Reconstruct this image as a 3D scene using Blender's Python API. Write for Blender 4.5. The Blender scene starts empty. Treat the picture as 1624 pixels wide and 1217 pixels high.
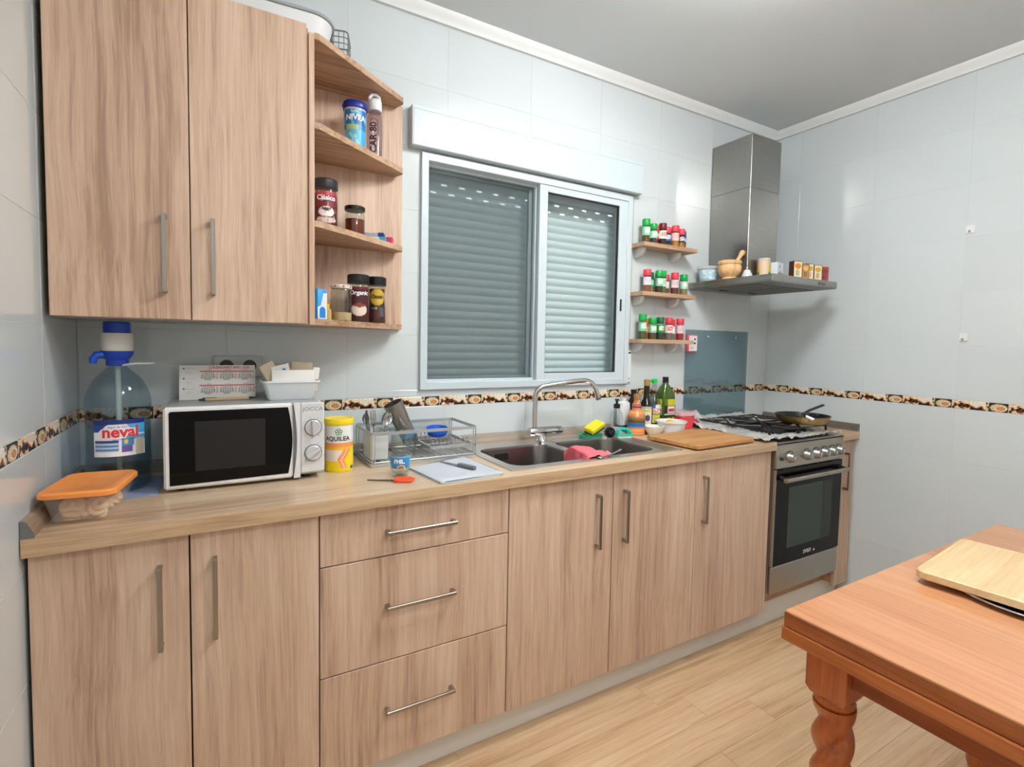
import bpy, bmesh, math, random
from mathutils import Vector, Matrix, Euler, noise
random.seed(7)
PI = math.pi
sc = bpy.context.scene
COL = sc.collection

# ------------------------------------------------------------------ camera, world, exposure
cam_d = bpy.data.cameras.new('camera'); cam = bpy.data.objects.new('camera', cam_d); COL.objects.link(cam)
YAW, PITCH, ROLL = 0.5224, 0.0536, -0.0186
fw = Vector((math.sin(YAW)*math.cos(PITCH), math.cos(YAW)*math.cos(PITCH), -math.sin(PITCH)))
rt = Vector((math.cos(YAW), -math.sin(YAW), 0)); up = rt.cross(fw)
cr, sr = math.cos(ROLL), math.sin(ROLL)
rt2 = rt*cr - up*sr; up2 = rt*sr + up*cr
cam.matrix_world = Matrix((( rt2.x, up2.x, -fw.x, 0.37), (rt2.y, up2.y, -fw.y, -2.0031), (rt2.z, up2.z, -fw.z, 1.3775), (0, 0, 0, 1)))
cam_d.sensor_fit = 'HORIZONTAL'; cam_d.sensor_width = 36.0
cam_d.lens = 810.88/1624*36.0
cam_d.shift_y = (589.49-608.5)/1624
cam_d.clip_start = 0.02
sc.camera = cam
wld = bpy.data.worlds.new('world'); sc.world = wld; wld.use_nodes = True
wld.node_tree.nodes['Background'].inputs[0].default_value = (0.55, 0.6, 0.66, 1)
wld.node_tree.nodes['Background'].inputs[1].default_value = 0.25
LAMP_POS = (1.75, -1.18, 2.70); LAMP_STRENGTH = 24.0; FILL_LAMP_POS = (1.2, -2.35, 2.70)
sc.view_settings.view_transform = 'Standard'; sc.view_settings.look = 'None'
sc.view_settings.gamma = 1.0; sc.view_settings.use_curve_mapping = False
sc.view_settings.exposure = 1.33

# ------------------------------------------------------------------ materials
def lin(c):
    if isinstance(c, str):
        c = tuple(int(c[i:i+2], 16)/255 for i in (0, 2, 4))
    return tuple((x/12.92 if x <= 0.04045 else ((x+0.055)/1.055)**2.4) for x in c[:3])
MC = {}
def mat(key, col='FFFFFF', rough=0.5, metal=0.0, spec=0.5, emit=0, bump=0, bscale=200, coat=0):
    if key in MC: return MC[key]
    m = bpy.data.materials.new(key); m.use_nodes = True; MC[key] = m
    nt = m.node_tree; b = nt.nodes['Principled BSDF']
    b.inputs['Base Color'].default_value = lin(col)+(1,)
    b.inputs['Roughness'].default_value = rough; b.inputs['Metallic'].default_value = metal
    b.inputs['Specular IOR Level'].default_value = spec
    if coat: b.inputs['Coat Weight'].default_value = coat; b.inputs['Coat Roughness'].default_value = 0.08
    if emit:
        b.inputs['Emission Color'].default_value = lin(col)+(1,); b.inputs['Emission Strength'].default_value = emit
    if bump:
        n = nt.nodes.new('ShaderNodeTexNoise'); n.inputs['Scale'].default_value = bscale; n.inputs['Detail'].default_value = 3
        tc = nt.nodes.new('ShaderNodeTexCoord'); nt.links.new(tc.outputs['Object'], n.inputs['Vector'])
        bp = nt.nodes.new('ShaderNodeBump'); bp.inputs['Strength'].default_value = bump; bp.inputs['Distance'].default_value = 0.002
        nt.links.new(n.outputs['Fac'], bp.inputs['Height']); nt.links.new(bp.outputs[0], b.inputs['Normal'])
    return m
def glass(key, tint='FFFFFF', gloss=0.10, rough=0.03):
    if key in MC: return MC[key]
    m = bpy.data.materials.new(key); m.use_nodes = True; MC[key] = m
    nt = m.node_tree; nt.nodes.clear()
    o = nt.nodes.new('ShaderNodeOutputMaterial'); mx = nt.nodes.new('ShaderNodeMixShader')
    t = nt.nodes.new('ShaderNodeBsdfTransparent'); g = nt.nodes.new('ShaderNodeBsdfGlossy')
    t.inputs[0].default_value = lin(tint)+(1,); g.inputs['Roughness'].default_value = rough
    f = nt.nodes.new('ShaderNodeLayerWeight'); f.inputs[0].default_value = 0.5
    p = nt.nodes.new('ShaderNodeMath'); p.operation = 'POWER'; p.inputs[1].default_value = 3.0; nt.links.new(f.outputs['Facing'], p.inputs[0])
    a = nt.nodes.new('ShaderNodeMath'); a.operation = 'MULTIPLY_ADD'; a.inputs[1].default_value = 0.6; a.inputs[2].default_value = 0.02+gloss*0.12
    a.use_clamp = True
    nt.links.new(p.outputs[0], a.inputs[0]); nt.links.new(a.outputs[0], mx.inputs[0])
    nt.links.new(t.outputs[0], mx.inputs[1]); nt.links.new(g.outputs[0], mx.inputs[2]); nt.links.new(mx.outputs[0], o.inputs[0])
    return m
def milky(key, col, alpha=0.5, rough=0.3):
    "translucent plastic: part diffuse, part see-through"
    if key in MC: return MC[key]
    m = mat(key, col, rough); m.node_tree.nodes['Principled BSDF'].inputs['Alpha'].default_value = alpha
    return m
def wood(key, dark, mid, light, axis='z', rough=0.45, fine=1.0, coat=0.0, rep=1.0):
    if key in MC: return MC[key]
    m = bpy.data.materials.new(key); m.use_nodes = True; MC[key] = m
    nt = m.node_tree; L = nt.links; N = nt.nodes.new; b = nt.nodes['Principled BSDF']
    tc = N('ShaderNodeTexCoord'); oi = N('ShaderNodeObjectInfo')
    off = N('ShaderNodeVectorMath'); off.operation = 'SCALE'; off.inputs[0].default_value = (13.1, 7.7, 9.3)
    L.new(oi.outputs['Random'], off.inputs['Scale'])
    ad = N('ShaderNodeVectorMath'); ad.operation = 'ADD'; L.new(tc.outputs['Object'], ad.inputs[0]); L.new(off.outputs[0], ad.inputs[1])
    # gentle wander of the grain
    wn = N('ShaderNodeTexNoise'); wn.inputs['Scale'].default_value = 2.2*rep; wn.inputs['Detail'].default_value = 1.0
    L.new(ad.outputs[0], wn.inputs['Vector'])
    ws = N('ShaderNodeVectorMath'); ws.operation = 'SCALE'; ws.inputs['Scale'].default_value = 0.035; L.new(wn.outputs['Color'], ws.inputs[0])
    ad2 = N('ShaderNodeVectorMath'); ad2.operation = 'ADD'; L.new(ad.outputs[0], ad2.inputs[0]); L.new(ws.outputs[0], ad2.inputs[1])
    def streak(s, l, det, ro):
        mp = N('ShaderNodeMapping'); v = [s*rep]*3; v['xyz'.index(axis)] = l*rep; mp.inputs['Scale'].default_value = v
        n = N('ShaderNodeTexNoise'); n.inputs['Scale'].default_value = 1.0; n.inputs['Detail'].default_value = det; n.inputs['Roughness'].default_value = ro
        L.new(ad2.outputs[0], mp.inputs[0]); L.new(mp.outputs[0], n.inputs['Vector']); return n.outputs['Fac']
    a1 = streak(11, 0.55, 3, 0.5); a2 = streak(70*fine, 2.0, 4, 0.65); a3 = streak(260*fine, 7, 2, 0.6)
    m1 = N('ShaderNodeMath'); m1.operation = 'MULTIPLY_ADD'; m1.inputs[1].default_value = 0.42; L.new(a2, m1.inputs[0])
    m0 = N('ShaderNodeMath'); m0.operation = 'MULTIPLY'; m0.inputs[1].default_value = 0.40; L.new(a1, m0.inputs[0]); L.new(m0.outputs[0], m1.inputs[2])
    m2 = N('ShaderNodeMath'); m2.operation = 'MULTIPLY_ADD'; m2.inputs[1].default_value = 0.18; L.new(a3, m2.inputs[0]); L.new(m1.outputs[0], m2.inputs[2])
    rp = N('ShaderNodeValToRGB'); e = rp.color_ramp.elements
    e[0].position = 0.36; e[0].color = lin(dark)+(1,); e[1].position = 0.62; e[1].color = lin(light)+(1,)
    k = rp.color_ramp.elements.new(0.48); k.color = lin(mid)+(1,)
    L.new(m2.outputs[0], rp.inputs[0]); L.new(rp.outputs[0], b.inputs['Base Color'])
    b.inputs['Roughness'].default_value = rough
    if coat: b.inputs['Coat Weight'].default_value = coat; b.inputs['Coat Roughness'].default_value = 0.12
    bp = N('ShaderNodeBump'); bp.inputs['Strength'].default_value = 0.12; bp.inputs['Distance'].default_value = 0.001
    L.new(a3, bp.inputs['Height']); L.new(bp.outputs[0], b.inputs['Normal'])
    return m
def steel(key, col='B8B6B2', rough=0.3, axis='x', amount=0.035):
    "brushed metal"
    if key in MC: return MC[key]
    m = mat(key, col, rough, 1.0); nt = m.node_tree; L = nt.links; b = nt.nodes['Principled BSDF']
    tc = nt.nodes.new('ShaderNodeTexCoord'); mp = nt.nodes.new('ShaderNodeMapping'); v = [300]*3; v['xyz'.index(axis)] = 4; mp.inputs['Scale'].default_value = v
    n = nt.nodes.new('ShaderNodeTexNoise'); n.inputs['Scale'].default_value = 1; n.inputs['Detail'].default_value = 2
    L.new(tc.outputs['Object'], mp.inputs[0]); L.new(mp.outputs[0], n.inputs['Vector'])
    mr = nt.nodes.new('ShaderNodeMapRange'); mr.inputs['To Min'].default_value = rough-amount; mr.inputs['To Max'].default_value = rough+amount
    L.new(n.outputs['Fac'], mr.inputs['Value']); L.new(mr.outputs[0], b.inputs['Roughness'])
    return m
def print_mat(key='print_ink', rough=0.35):
    if key in MC: return MC[key]
    m = mat(key, 'FFFFFF', rough); nt = m.node_tree
    a = nt.nodes.new('ShaderNodeVertexColor'); a.layer_name = 'ink'
    nt.links.new(a.outputs['Color'], nt.nodes['Principled BSDF'].inputs['Base Color']); return m
def tile_mat(key, col, var=0.02, rough=0.14):
    if key in MC: return MC[key]
    m = mat(key, col, rough, coat=0.3); nt = m.node_tree; b = nt.nodes['Principled BSDF']
    oi = nt.nodes.new('ShaderNodeObjectInfo'); hs = nt.nodes.new('ShaderNodeHueSaturation'); hs.inputs['Color'].default_value = lin(col)+(1,)
    mr = nt.nodes.new('ShaderNodeMapRange'); mr.inputs['To Min'].default_value = 1-var; mr.inputs['To Max'].default_value = 1+var
    nt.links.new(oi.outputs['Random'], mr.inputs['Value']); nt.links.new(mr.outputs[0], hs.inputs['Value']); nt.links.new(hs.outputs[0], b.inputs['Base Color'])
    return m

DOOR = wood('door_wood', 'A38470', 'C6A78F', 'DAC0A9', 'z', 0.42)
DOORX = wood('drawer_wood', 'A38470', 'C6A78F', 'DAC0A9', 'z', 0.42)
TOPW = wood('worktop_wood', 'A5876A', 'CDB08F', 'DFC8AB', 'x', 0.30, 0.8, coat=0.3)
SHELFW = wood('shelf_wood', '8C6A50', 'B8967A', 'D0B093', 'x', 0.5)
FLOORW = wood('floor_wood', 'B08A64', 'D0AE88', 'DEC3A0', 'x', 0.42, 0.8, rep=0.9)
TABLEW = wood('table_wood', 'B3764D', 'C4885D', 'CE986E', 'y', 0.28, 0.9, coat=0.4)
LEGW = wood('turned_leg_wood', '8A3A14', 'B2571F', 'C86E34', 'z', 0.30, 0.8, coat=0.4)
BOARDW = wood('board_wood', 'A5713F', 'C48F58', 'D3A26B', 'x', 0.5, 0.6)
BAMBOO = wood('bamboo', 'C6A472', 'D5B688', 'DFC59B', 'x', 0.45, 0.9, rep=1.3)
BEECH = wood('beech', 'B58552', 'DDB27E', 'EBC897', 'z', 0.5, 0.8)
CHROME = mat('chrome', 'D8D8DA', 0.12, 1.0)
HANDLE = mat('handle_steel', 'A8A19A', 0.28, 1.0)
STEEL = steel('brushed_steel', 'B4B1AB', 0.33, 'x')
STEELV = steel('brushed_steel_vertical', '9A9894', 0.27, 'x', 0.012)
SINKM = steel('sink_steel', 'D6D4D2', 0.30, 'x', 0.02)
WHITE = mat('white_plastic', 'E2E5E8', 0.35)
WHITEP = mat('white_paint', 'E6EAEB', 0.5)
ALU = mat('white_lacquer_aluminium', 'C8D5DB', 0.35)
BLACK = mat('black_plastic', '101012', 0.35)
BLACKG = mat('black_glass', '050506', 0.08, 0, 0.22)
IRON = mat('black_enamel', '0B0B0D', 0.4)
PAPER = mat('paper', 'F1F0EC', 0.8)
GLASS = glass('clear_glass', 'F4F8F8', 0.12)
JARGLASS = glass('jar_glass', 'EDF2F1', 0.12)
INK = print_mat()
DARKINK = mat('dark_ink', '23262E', 0.5)
REDINK = mat('red_ink', 'E0313F', 0.5)
WHITEINK = mat('white_ink', 'F6F6F6', 0.5)

# ------------------------------------------------------------------ mesh builder
def rr(hx, hy, r, n=5):
    pts = []
    for cx, cy, a0 in ((hx-r, hy-r, 0), (-hx+r, hy-r, PI/2), (-hx+r, -hy+r, PI), (hx-r, -hy+r, 1.5*PI)):
        for i in range(n+1):
            a = a0+PI/2*i/n; pts.append((cx+r*math.cos(a), cy+r*math.sin(a)))
    return pts
class M:
    def __init__(s): s.v = []; s.f = []
    def add(s, vs, fs, mtx=None):
        o = len(s.v)
        s.v += [tuple(mtx @ Vector(p)) if mtx else tuple(p) for p in vs]
        s.f += [tuple(i+o for i in f) for f in fs]; return s
    def box(s, x0, x1, y0, y1, z0, z1, ch=0.0, mtx=None):
        if ch <= 0:
            vs = [(x, y, z) for x in (x0, x1) for y in (y0, y1) for z in (z0, z1)]
            return s.add(vs, [(0, 1, 3, 2), (4, 6, 7, 5), (0, 4, 5, 1), (2, 3, 7, 6), (0, 2, 6, 4), (1, 5, 7, 3)], mtx)
        lo = (x0, y0, z0); hi = (x1, y1, z1); vs = []; ix = {}
        for sx in (0, 1):
            for sy in (0, 1):
                for sz in (0, 1):
                    sg = (sx, sy, sz)
                    for a in range(3):
                        p = []
                        for k in range(3):
                            full = hi[k] if sg[k] else lo[k]
                            p.append(full if k == a else full+(-ch if sg[k] else ch))
                        ix[sg, a] = len(vs); vs.append(tuple(p))
        fs = []
        for a in range(3):
            b, c = [k for k in range(3) if k != a]
            for t in (0, 1):
                q = []
                for u, w in ((0, 0), (1, 0), (1, 1), (0, 1)):
                    sg = [0]*3; sg[a] = t; sg[b] = u; sg[c] = w; q.append(ix[tuple(sg), a])
                fs.append(tuple(q))
            for u in (0, 1):
                for w in (0, 1):
                    q0 = [0]*3; q1 = [0]*3; q0[b] = q1[b] = u; q0[c] = q1[c] = w; q1[a] = 1
                    fs.append((ix[tuple(q0), b], ix[tuple(q1), b], ix[tuple(q1), c], ix[tuple(q0), c]))
        for sx in (0, 1):
            for sy in (0, 1):
                for sz in (0, 1): fs.append(tuple(ix[(sx, sy, sz), a] for a in range(3)))
        return s.add(vs, fs, mtx)
    def lathe(s, prof, seg=24, c=(0, 0, 0), mtx=None):
        rings = []; vs = []
        for r, z in prof:
            if r < 1e-6: rings.append([len(vs)]); vs.append((c[0], c[1], c[2]+z))
            else:
                rings.append(list(range(len(vs), len(vs)+seg)))
                vs += [(c[0]+r*math.cos(2*PI*i/seg), c[1]+r*math.sin(2*PI*i/seg), c[2]+z) for i in range(seg)]
        fs = []
        for a, b in zip(rings, rings[1:]):
            for i in range(seg):
                j = (i+1) % seg
                if len(a) == 1 and len(b) == 1: continue
                if len(a) == 1: fs.append((a[0], b[j], b[i]))
                elif len(b) == 1: fs.append((a[i], a[j], b[0]))
                else: fs.append((a[i], a[j], b[j], b[i]))
        return s.add(vs, fs, mtx)
    def tube(s, pts, r, seg=8, closed=False, caps=True, flat=None):
        pts = [Vector(p) for p in pts]; n = len(pts); rs = r if isinstance(r, (list, tuple)) else [r]*n
        vs = []; prev = None
        for i, p in enumerate(pts):
            if closed: t = pts[(i+1) % n]-pts[i-1]
            else: t = pts[min(i+1, n-1)]-pts[max(i-1, 0)]
            if t.length < 1e-9: t = Vector((0, 0, 1))
            t.normalize()
            if prev is None:
                a = Vector((0, 0, 1)) if abs(t.z) < 0.9 else Vector((1, 0, 0)); u = t.cross(a).normalized()
            else: u = (prev-t*prev.dot(t)).normalized()
            prev = u; w = t.cross(u)
            fl = flat or 1.0
            vs += [tuple(p+u*rs[i]*math.cos(2*PI*k/seg)+w*rs[i]*fl*math.sin(2*PI*k/seg)) for k in range(seg)]
        fs = []
        for i in range(n if closed else n-1):
            a = i*seg; b = ((i+1) % n)*seg
            for k in range(seg): fs.append((a+k, a+(k+1) % seg, b+(k+1) % seg, b+k))
        if not closed and caps: fs += [tuple(range(seg)), tuple(range((n-1)*seg, n*seg))]
        return s.add(vs, fs)
    def cyl(s, p0, p1, r, seg=16, r2=None): return s.tube([p0, p1], [r, r if r2 is None else r2], seg)
    def loft(s, loops, cap0=True, cap1=True, mtx=None):
        "loops: lists of 3-D points, all of one length"
        n = len(loops[0]); vs = [p for l in loops for p in l]; fs = []
        for i in range(len(loops)-1):
            for k in range(n): fs.append((i*n+k, i*n+(k+1) % n, (i+1)*n+(k+1) % n, (i+1)*n+k))
        if cap0: fs.append(tuple(range(n)))
        if cap1: fs.append(tuple(range((len(loops)-1)*n, len(loops)*n)))
        return s.add(vs, fs, mtx)
    def rloft(s, rows, cap0=True, cap1=True, n=5, c=(0, 0), mtx=None):
        "rows of (half x, half y, corner radius, z)"
        return s.loft([[(c[0]+x, c[1]+y, z) for x, y in rr(hx, hy, max(r, 1e-4), n)] for hx, hy, r, z in rows], cap0, cap1, mtx)
    def prism(s, poly, z0, z1, ch=0.0, mtx=None):
        cx = sum(p[0] for p in poly)/len(poly); cy = sum(p[1] for p in poly)/len(poly)
        def off(d):
            out = []
            for x, y in poly:
                l = math.hypot(x-cx, y-cy) or 1; k = max(0, 1-d/l); out.append((cx+(x-cx)*k, cy+(y-cy)*k))
            return out
        rows = [(poly, z0), (poly, z1)] if ch <= 0 else [(off(ch), z0), (poly, z0+ch), (poly, z1-ch), (off(ch), z1)]
        return s.loft([[(x, y, z) for x, y in p] for p, z in rows], mtx=mtx)
    def sphere(s, c, rx, ry=None, rz=None, seg=16, rings=10):
        ry = ry or rx; rz = rz or rx; vs = []; fs = []
        for i in range(rings+1):
            a = PI*i/rings-PI/2
            for k in range(seg):
                b = 2*PI*k/seg; vs.append((c[0]+rx*math.cos(a)*math.cos(b), c[1]+ry*math.cos(a)*math.sin(b), c[2]+rz*math.sin(a)))
        for i in range(rings):
            for k in range(seg): fs.append((i*seg+k, i*seg+(k+1) % seg, (i+1)*seg+(k+1) % seg, (i+1)*seg+k))
        return s.add(vs, fs)
    def grid(s, fn, nu, nv, thick=0.0):
        "surface fn(u,v) -> point; with a thickness it gets an under side and rim"
        vs = [tuple(fn(i/nu, j/nv)) for j in range(nv+1) for i in range(nu+1)]; w = nu+1
        fs = [(j*w+i, j*w+i+1, (j+1)*w+i+1, (j+1)*w+i) for j in range(nv) for i in range(nu)]
        if thick:
            n = len(vs); vs += [(x, y, z-thick) for x, y, z in vs]
            fs += [tuple(n+i for i in reversed(f)) for f in fs]
            rim = [i for i in range(nu)]+[j*w+nu for j in range(nv)]+[nv*w+i for i in range(nu, 0, -1)]+[j*w for j in range(nv, 0, -1)]
            fs += [(rim[i], rim[(i+1) % len(rim)], n+rim[(i+1) % len(rim)], n+rim[i]) for i in range(len(rim))]
        return s.add(vs, fs)
    def mesh(s, name, material, smooth=35, clean=True):
        me = bpy.data.meshes.new(name); me.from_pydata(s.v, [], s.f)
        if clean:
            bm = bmesh.new(); bm.from_mesh(me); bmesh.ops.remove_doubles(bm, verts=bm.verts, dist=1e-6)
            bmesh.ops.recalc_face_normals(bm, faces=bm.faces); bm.to_mesh(me); bm.free()
        if smooth:
            me.polygons.foreach_set('use_smooth', [True]*len(me.polygons)); me.set_sharp_from_angle(angle=math.radians(smooth))
        me.materials.append(material); return me
    def obj(s, name, material, parent=None, loc=(0, 0, 0), rot=(0, 0, 0), smooth=35, clean=True):
        return link(name, s.mesh(name, material, smooth, clean), parent, loc, rot)
def link(name, data, parent=None, loc=(0, 0, 0), rot=(0, 0, 0)):
    o = bpy.data.objects.new(name, data); COL.objects.link(o)
    o.parent = parent; o.location = loc; o.rotation_euler = rot; return o
def tag(o, label, cat, group=None):
    o['label'] = label; o['category'] = cat
    if group: o['group'] = group
    return o
def thing(name, label, cat, loc=(0, 0, 0), rz=0.0, group=None, rot=None):
    o = link(name, None, None, loc, rot or (0, 0, rz)); o.empty_display_size = 0.02
    return tag(o, label, cat, group)
def struct(o): o['kind'] = 'structure'; return o
def lab(o, label): o['label'] = label; return o
def facing(x, y): return math.atan2(-2.0031-y, 0.37-x)   # the side an article on the shelf is turned to: towards the room

# ------------------------------------------------------------------ print and lettering
def ink_patch(name, fn, point, nu, nv, parent, loc=(0, 0, 0), rot=(0, 0, 0), material=None):
    "printed sheet: point(u,v) gives the place, fn(u,v) the ink colour (sRGB tuple)"
    m = M(); m.grid(point, nu, nv); me = m.mesh(name, material or INK, smooth=60, clean=False)
    ca = me.color_attributes.new('ink', 'FLOAT_COLOR', 'POINT'); buf = []
    for j in range(nv+1):
        for i in range(nu+1): buf += list(lin(fn(i/nu, j/nv)))+[1.0]
    ca.data.foreach_set('color', buf)
    return link(name, me, parent, loc, rot)
def flat_print(name, fn, w, h, nu, nv, parent, loc, rot, material=None):
    return ink_patch(name, fn, lambda u, v: (w*(u-0.5), h*(v-0.5), 0), nu, nv, parent, loc, rot, material)
def wrap_print(name, fn, r, ang, span, z0, z1, nu, nv, parent, rz=None, material=None):
    rad = r if callable(r) else (lambda z: r)
    def pt(u, v):
        a = ang+(u-0.5)*span; z = z0+(z1-z0)*v; q = rad(z)+0.0006
        return (q*math.cos(a), q*math.sin(a), z)
    return ink_patch(name, fn, pt, nu, nv, parent, material=material)
FONT_CACHE = {}
def text_mesh(s, size, bold=0.0, spacing=1.0, align='CENTER'):
    k = (s, size, bold, spacing, align)
    if k in FONT_CACHE: return FONT_CACHE[k]
    cu = bpy.data.curves.new('lettering', 'FONT'); cu.body = s; cu.size = size; cu.align_x = align; cu.align_y = 'CENTER'
    cu.offset = bold; cu.space_character = spacing; cu.resolution_u = 3
    ob = bpy.data.objects.new('lettering_source', cu); COL.objects.link(ob)
    me = bpy.data.meshes.new_from_object(ob.evaluated_get(bpy.context.evaluated_depsgraph_get()))
    bpy.data.objects.remove(ob); FONT_CACHE[k] = me; return me
def text(s, size, parent, loc, rot, material, bold=0.0, spacing=1.0, align='CENTER', name='lettering', sx=1.0):
    me = text_mesh(s, size, bold, spacing, align).copy(); me.materials.clear(); me.materials.append(material)
    if sx != 1.0: me.transform(Matrix.Diagonal((sx, 1, 1, 1)))
    return link(name, me, parent, loc, rot)
def wrap_text(s, size, r, ang, z, parent, material, bold=0.0, vertical=False, name='lettering', sx=1.0, spacing=1.0):
    me = text_mesh(s, size, bold, spacing).copy(); me.materials.clear(); me.materials.append(material)
    bm = bmesh.new(); bm.from_mesh(me)
    bmesh.ops.triangulate(bm, faces=bm.faces)
    if not vertical and len(s)*size*0.6*sx > r*0.8:
        bmesh.ops.subdivide_edges(bm, edges=bm.edges, cuts=1)
    for v in bm.verts:
        x, y = v.co.x*sx, v.co.y
        if vertical: x, y = -y, x
        q = (r(z+y) if callable(r) else r)+0.0012; a = ang+x/q
        v.co = (q*math.cos(a), q*math.sin(a), z+y)
    bm.to_mesh(me); bm.free(); return link(name, me, parent)
def mix(a, b, t): return tuple(x+(y-x)*t for x, y in zip(a, b))
def H(c): return tuple(int(c[i:i+2], 16)/255 for i in (0, 2, 4))
def nz(x, y, s=1.0, k=0.0): return noise.noise(Vector((x*s, y*s, k)))
def bands(*rows):
    rows = [(a, H(c)) for a, c in rows]
    def fn(u, v):
        c = rows[0][1]
        for a, col in rows:
            if v >= a: c = col
        return c
    return fn

# ------------------------------------------------------------------ room shell
W = 3.374; HT = 0.9425; CF = 0.567; DF = 0.547; ZC = 2.70; YF = -2.75
TILE = tile_mat('white_wall_tile', 'D0D8DB')
GROUT = mat('grout', 'D3D9DB', 0.9)
PLASTER = mat('ceiling_plaster', 'D9DFE2', 0.9, bump=0.05, bscale=60)
WIN = (1.083, 2.207, 1.183, 2.138)      # window opening x0 x1 z0 z1
S0, S1 = 1.1137, 1.156                 # decorative border course

m = M(); m.box(-0.1, W+0.1, YF-0.1, 0.1, -0.08, -0.008); floor = struct(m.obj('floor', mat('screed', '8d7f6c', 0.9)))
ply = 0.13; pm = {}
row = 0; y = -0.01
while y > YF+0.02:
    x = -0.7*random.random()
    while x < W:
        a, b = max(x, 0.004), min(x+1.1, W-0.004)
        if b-a > 0.03:
            m = M(); m.box(0, b-a-0.0008, -ply+0.0006, 0, -0.008, 0, 0.0006)
            m.obj('plank', FLOORW, floor, (a, y, 0), smooth=0)
        x += 1.1
    y -= ply; row += 1
m = M(); m.box(-0.1, W+0.1, YF-0.1, 0.1, ZC, ZC+0.1); struct(m.obj('ceiling', PLASTER, smooth=0))

def tile_piece(rects, axis):
    "rects in the wall's own plane (a,z); axis says which wall. Each tile has a softened front edge."
    m = M(); c = 0.0007
    for a0, a1, z0, z1 in rects:
        o = [(a0, z0), (a1, z0), (a1, z1), (a0, z1)]; i = [(a0+c, z0+c), (a1-c, z0+c), (a1-c, z1-c), (a0+c, z1-c)]
        pts = [(a, 0.0014, z) for a, z in o]+[(a, 0.0004, z) for a, z in o]+[(a, 0.0, z) for a, z in i]
        fs = [(8, 9, 10, 11)]+[(4+k, 4+(k+1) % 4, 8+(k+1) % 4, 8+k) for k in range(4)]+[(k, (k+1) % 4, 4+(k+1) % 4, 4+k) for k in range(4)]
        if axis == 'y': pts = pts
        elif axis == 'x+': pts = [(q[1], -q[0], q[2]) for q in pts]     # right wall, faces -x, a runs towards the room
        elif axis == 'x-': pts = [(-q[1], -q[0], q[2]) for q in pts]    # left wall, faces +x
        m.add(pts, fs)
    return m
def cut(r, hole):
    a0, a1, z0, z1 = r
    if not hole: return [r]
    h0, h1, g0, g1 = hole
    if a1 <= h0 or a0 >= h1 or z1 <= g0 or z0 >= g1: return [r]
    out = []
    if z0 < g0: out.append((a0, a1, z0, g0))
    if z1 > g1: out.append((a0, a1, g1, z1))
    q0, q1 = max(z0, g0), min(z1, g1)
    if a0 < h0: out.append((a0, h0, q0, q1))
    if a1 > h1: out.append((h1, a1, q0, q1))
    return [q for q in out if q[1]-q[0] > 0.004 and q[3]-q[2] > 0.004]
zs = [S0]
while zs[-1] > 0: zs.append(max(0, zs[-1]-0.25))
rows_z = list(zip(zs[1:], zs)); zs = [S1]
while zs[-1] < ZC: zs.append(min(ZC, zs[-1]+0.25))
rows_z += list(zip(zs, zs[1:])); rows_z = [r for r in rows_z if r[1]-r[0] > 0.005]
def tiled_wall(wall, a_start, a_end, joint0, pitch, axis, off, hole=None):
    g = 0.0006; a = joint0
    while a > a_start: a -= pitch
    cache = {}
    while a < a_end:
        a0, a1 = max(a, a_start), min(a+pitch, a_end)
        if a1-a0 > 0.006:
            for z0, z1 in rows_z:
                rc = cut((a0+g, a1-g, z0+g, z1-g), hole)
                if not rc: continue
                loc = [0, 0, 0]
                base = (a0, z0); loc_l = {'y': (a0, off, z0), 'x+': (off, -a0, z0), 'x-': (off, -a0, z0)}[axis]
                rl = [(p-a0, q-a0, s-z0, t-z0) for p, q, s, t in rc]; key = tuple(round(v, 5) for q in rl for v in q)
                if key not in cache: cache[key] = tile_piece(rl, axis).mesh('tile', TILE, smooth=0)
                link('tile', cache[key], wall, loc_l)
        a += pitch
# printed border tiles: three kitchen motifs on each 20 cm piece
def border_ink(u, v):
    q = u*3; k = min(2, int(q)); s = q-k
    e = min(u, 1-u)
    if e < 0.006: return H('D8D5CE')
    n1 = nz(q*4.1, v*3.3, 1.0, 2.0); n2 = nz(q*9, v*7, 1.0, 5.0); n3 = nz(q*18, v*14, 1, 9)
    if k == 0:
        c = H('2A1A12') if n1+0.5*n2 < -0.12 else (H('C98B5A') if n1+0.4*n3 < 0.12 else H('E9D3B4'))
        if v > 0.72 and n1 > -0.25: c = mix(H('E3B98A'), H('F0E4D0'), max(0, min(1, n2+0.5)))
        if (s-0.55)**2/0.04+(v-0.38)**2/0.08 < 1: c = H('1A100B') if n2 < 0.15 else H('8A4B2B')
    elif k == 1:
        c = mix(H('F2EEE4'), H('D9C8AC'), max(0, min(1, 0.4+n2)))
        if v < 0.42-0.25*(s-0.5)+0.25*n1: c = H('A65F35') if n2 < 0.05 else H('D9A36B')
        if v < 0.24+0.3*n1: c = H('21140D')
        if s > 0.82: c = mix(H('E6CFA4'), H('3A2718'), 0.8 if n1 > 0.1 else 0.1)
    else:
        c = H('2B1D13') if n2 < 0.25 else H('5A4029')
        d = ((s-0.50)/0.44)**2+((v-0.46)/0.44)**2
        if d < 1: c = H('D9C7A0') if n3 < 0.2 else H('9C8560')
        d2 = ((s-0.60)/0.27+0.15*(v-0.4))**2+((v-0.42)/0.25)**2
        if d2 < 1.35: c = H('F0E3CB')
        if d2 < 0.85: c = H('C17B45') if n3 < 0.1 else H('DFA56E')
    return mix(c, H('000000'), max(0, min(0.25, 0.12*n3)))
border_me = {}
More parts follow.
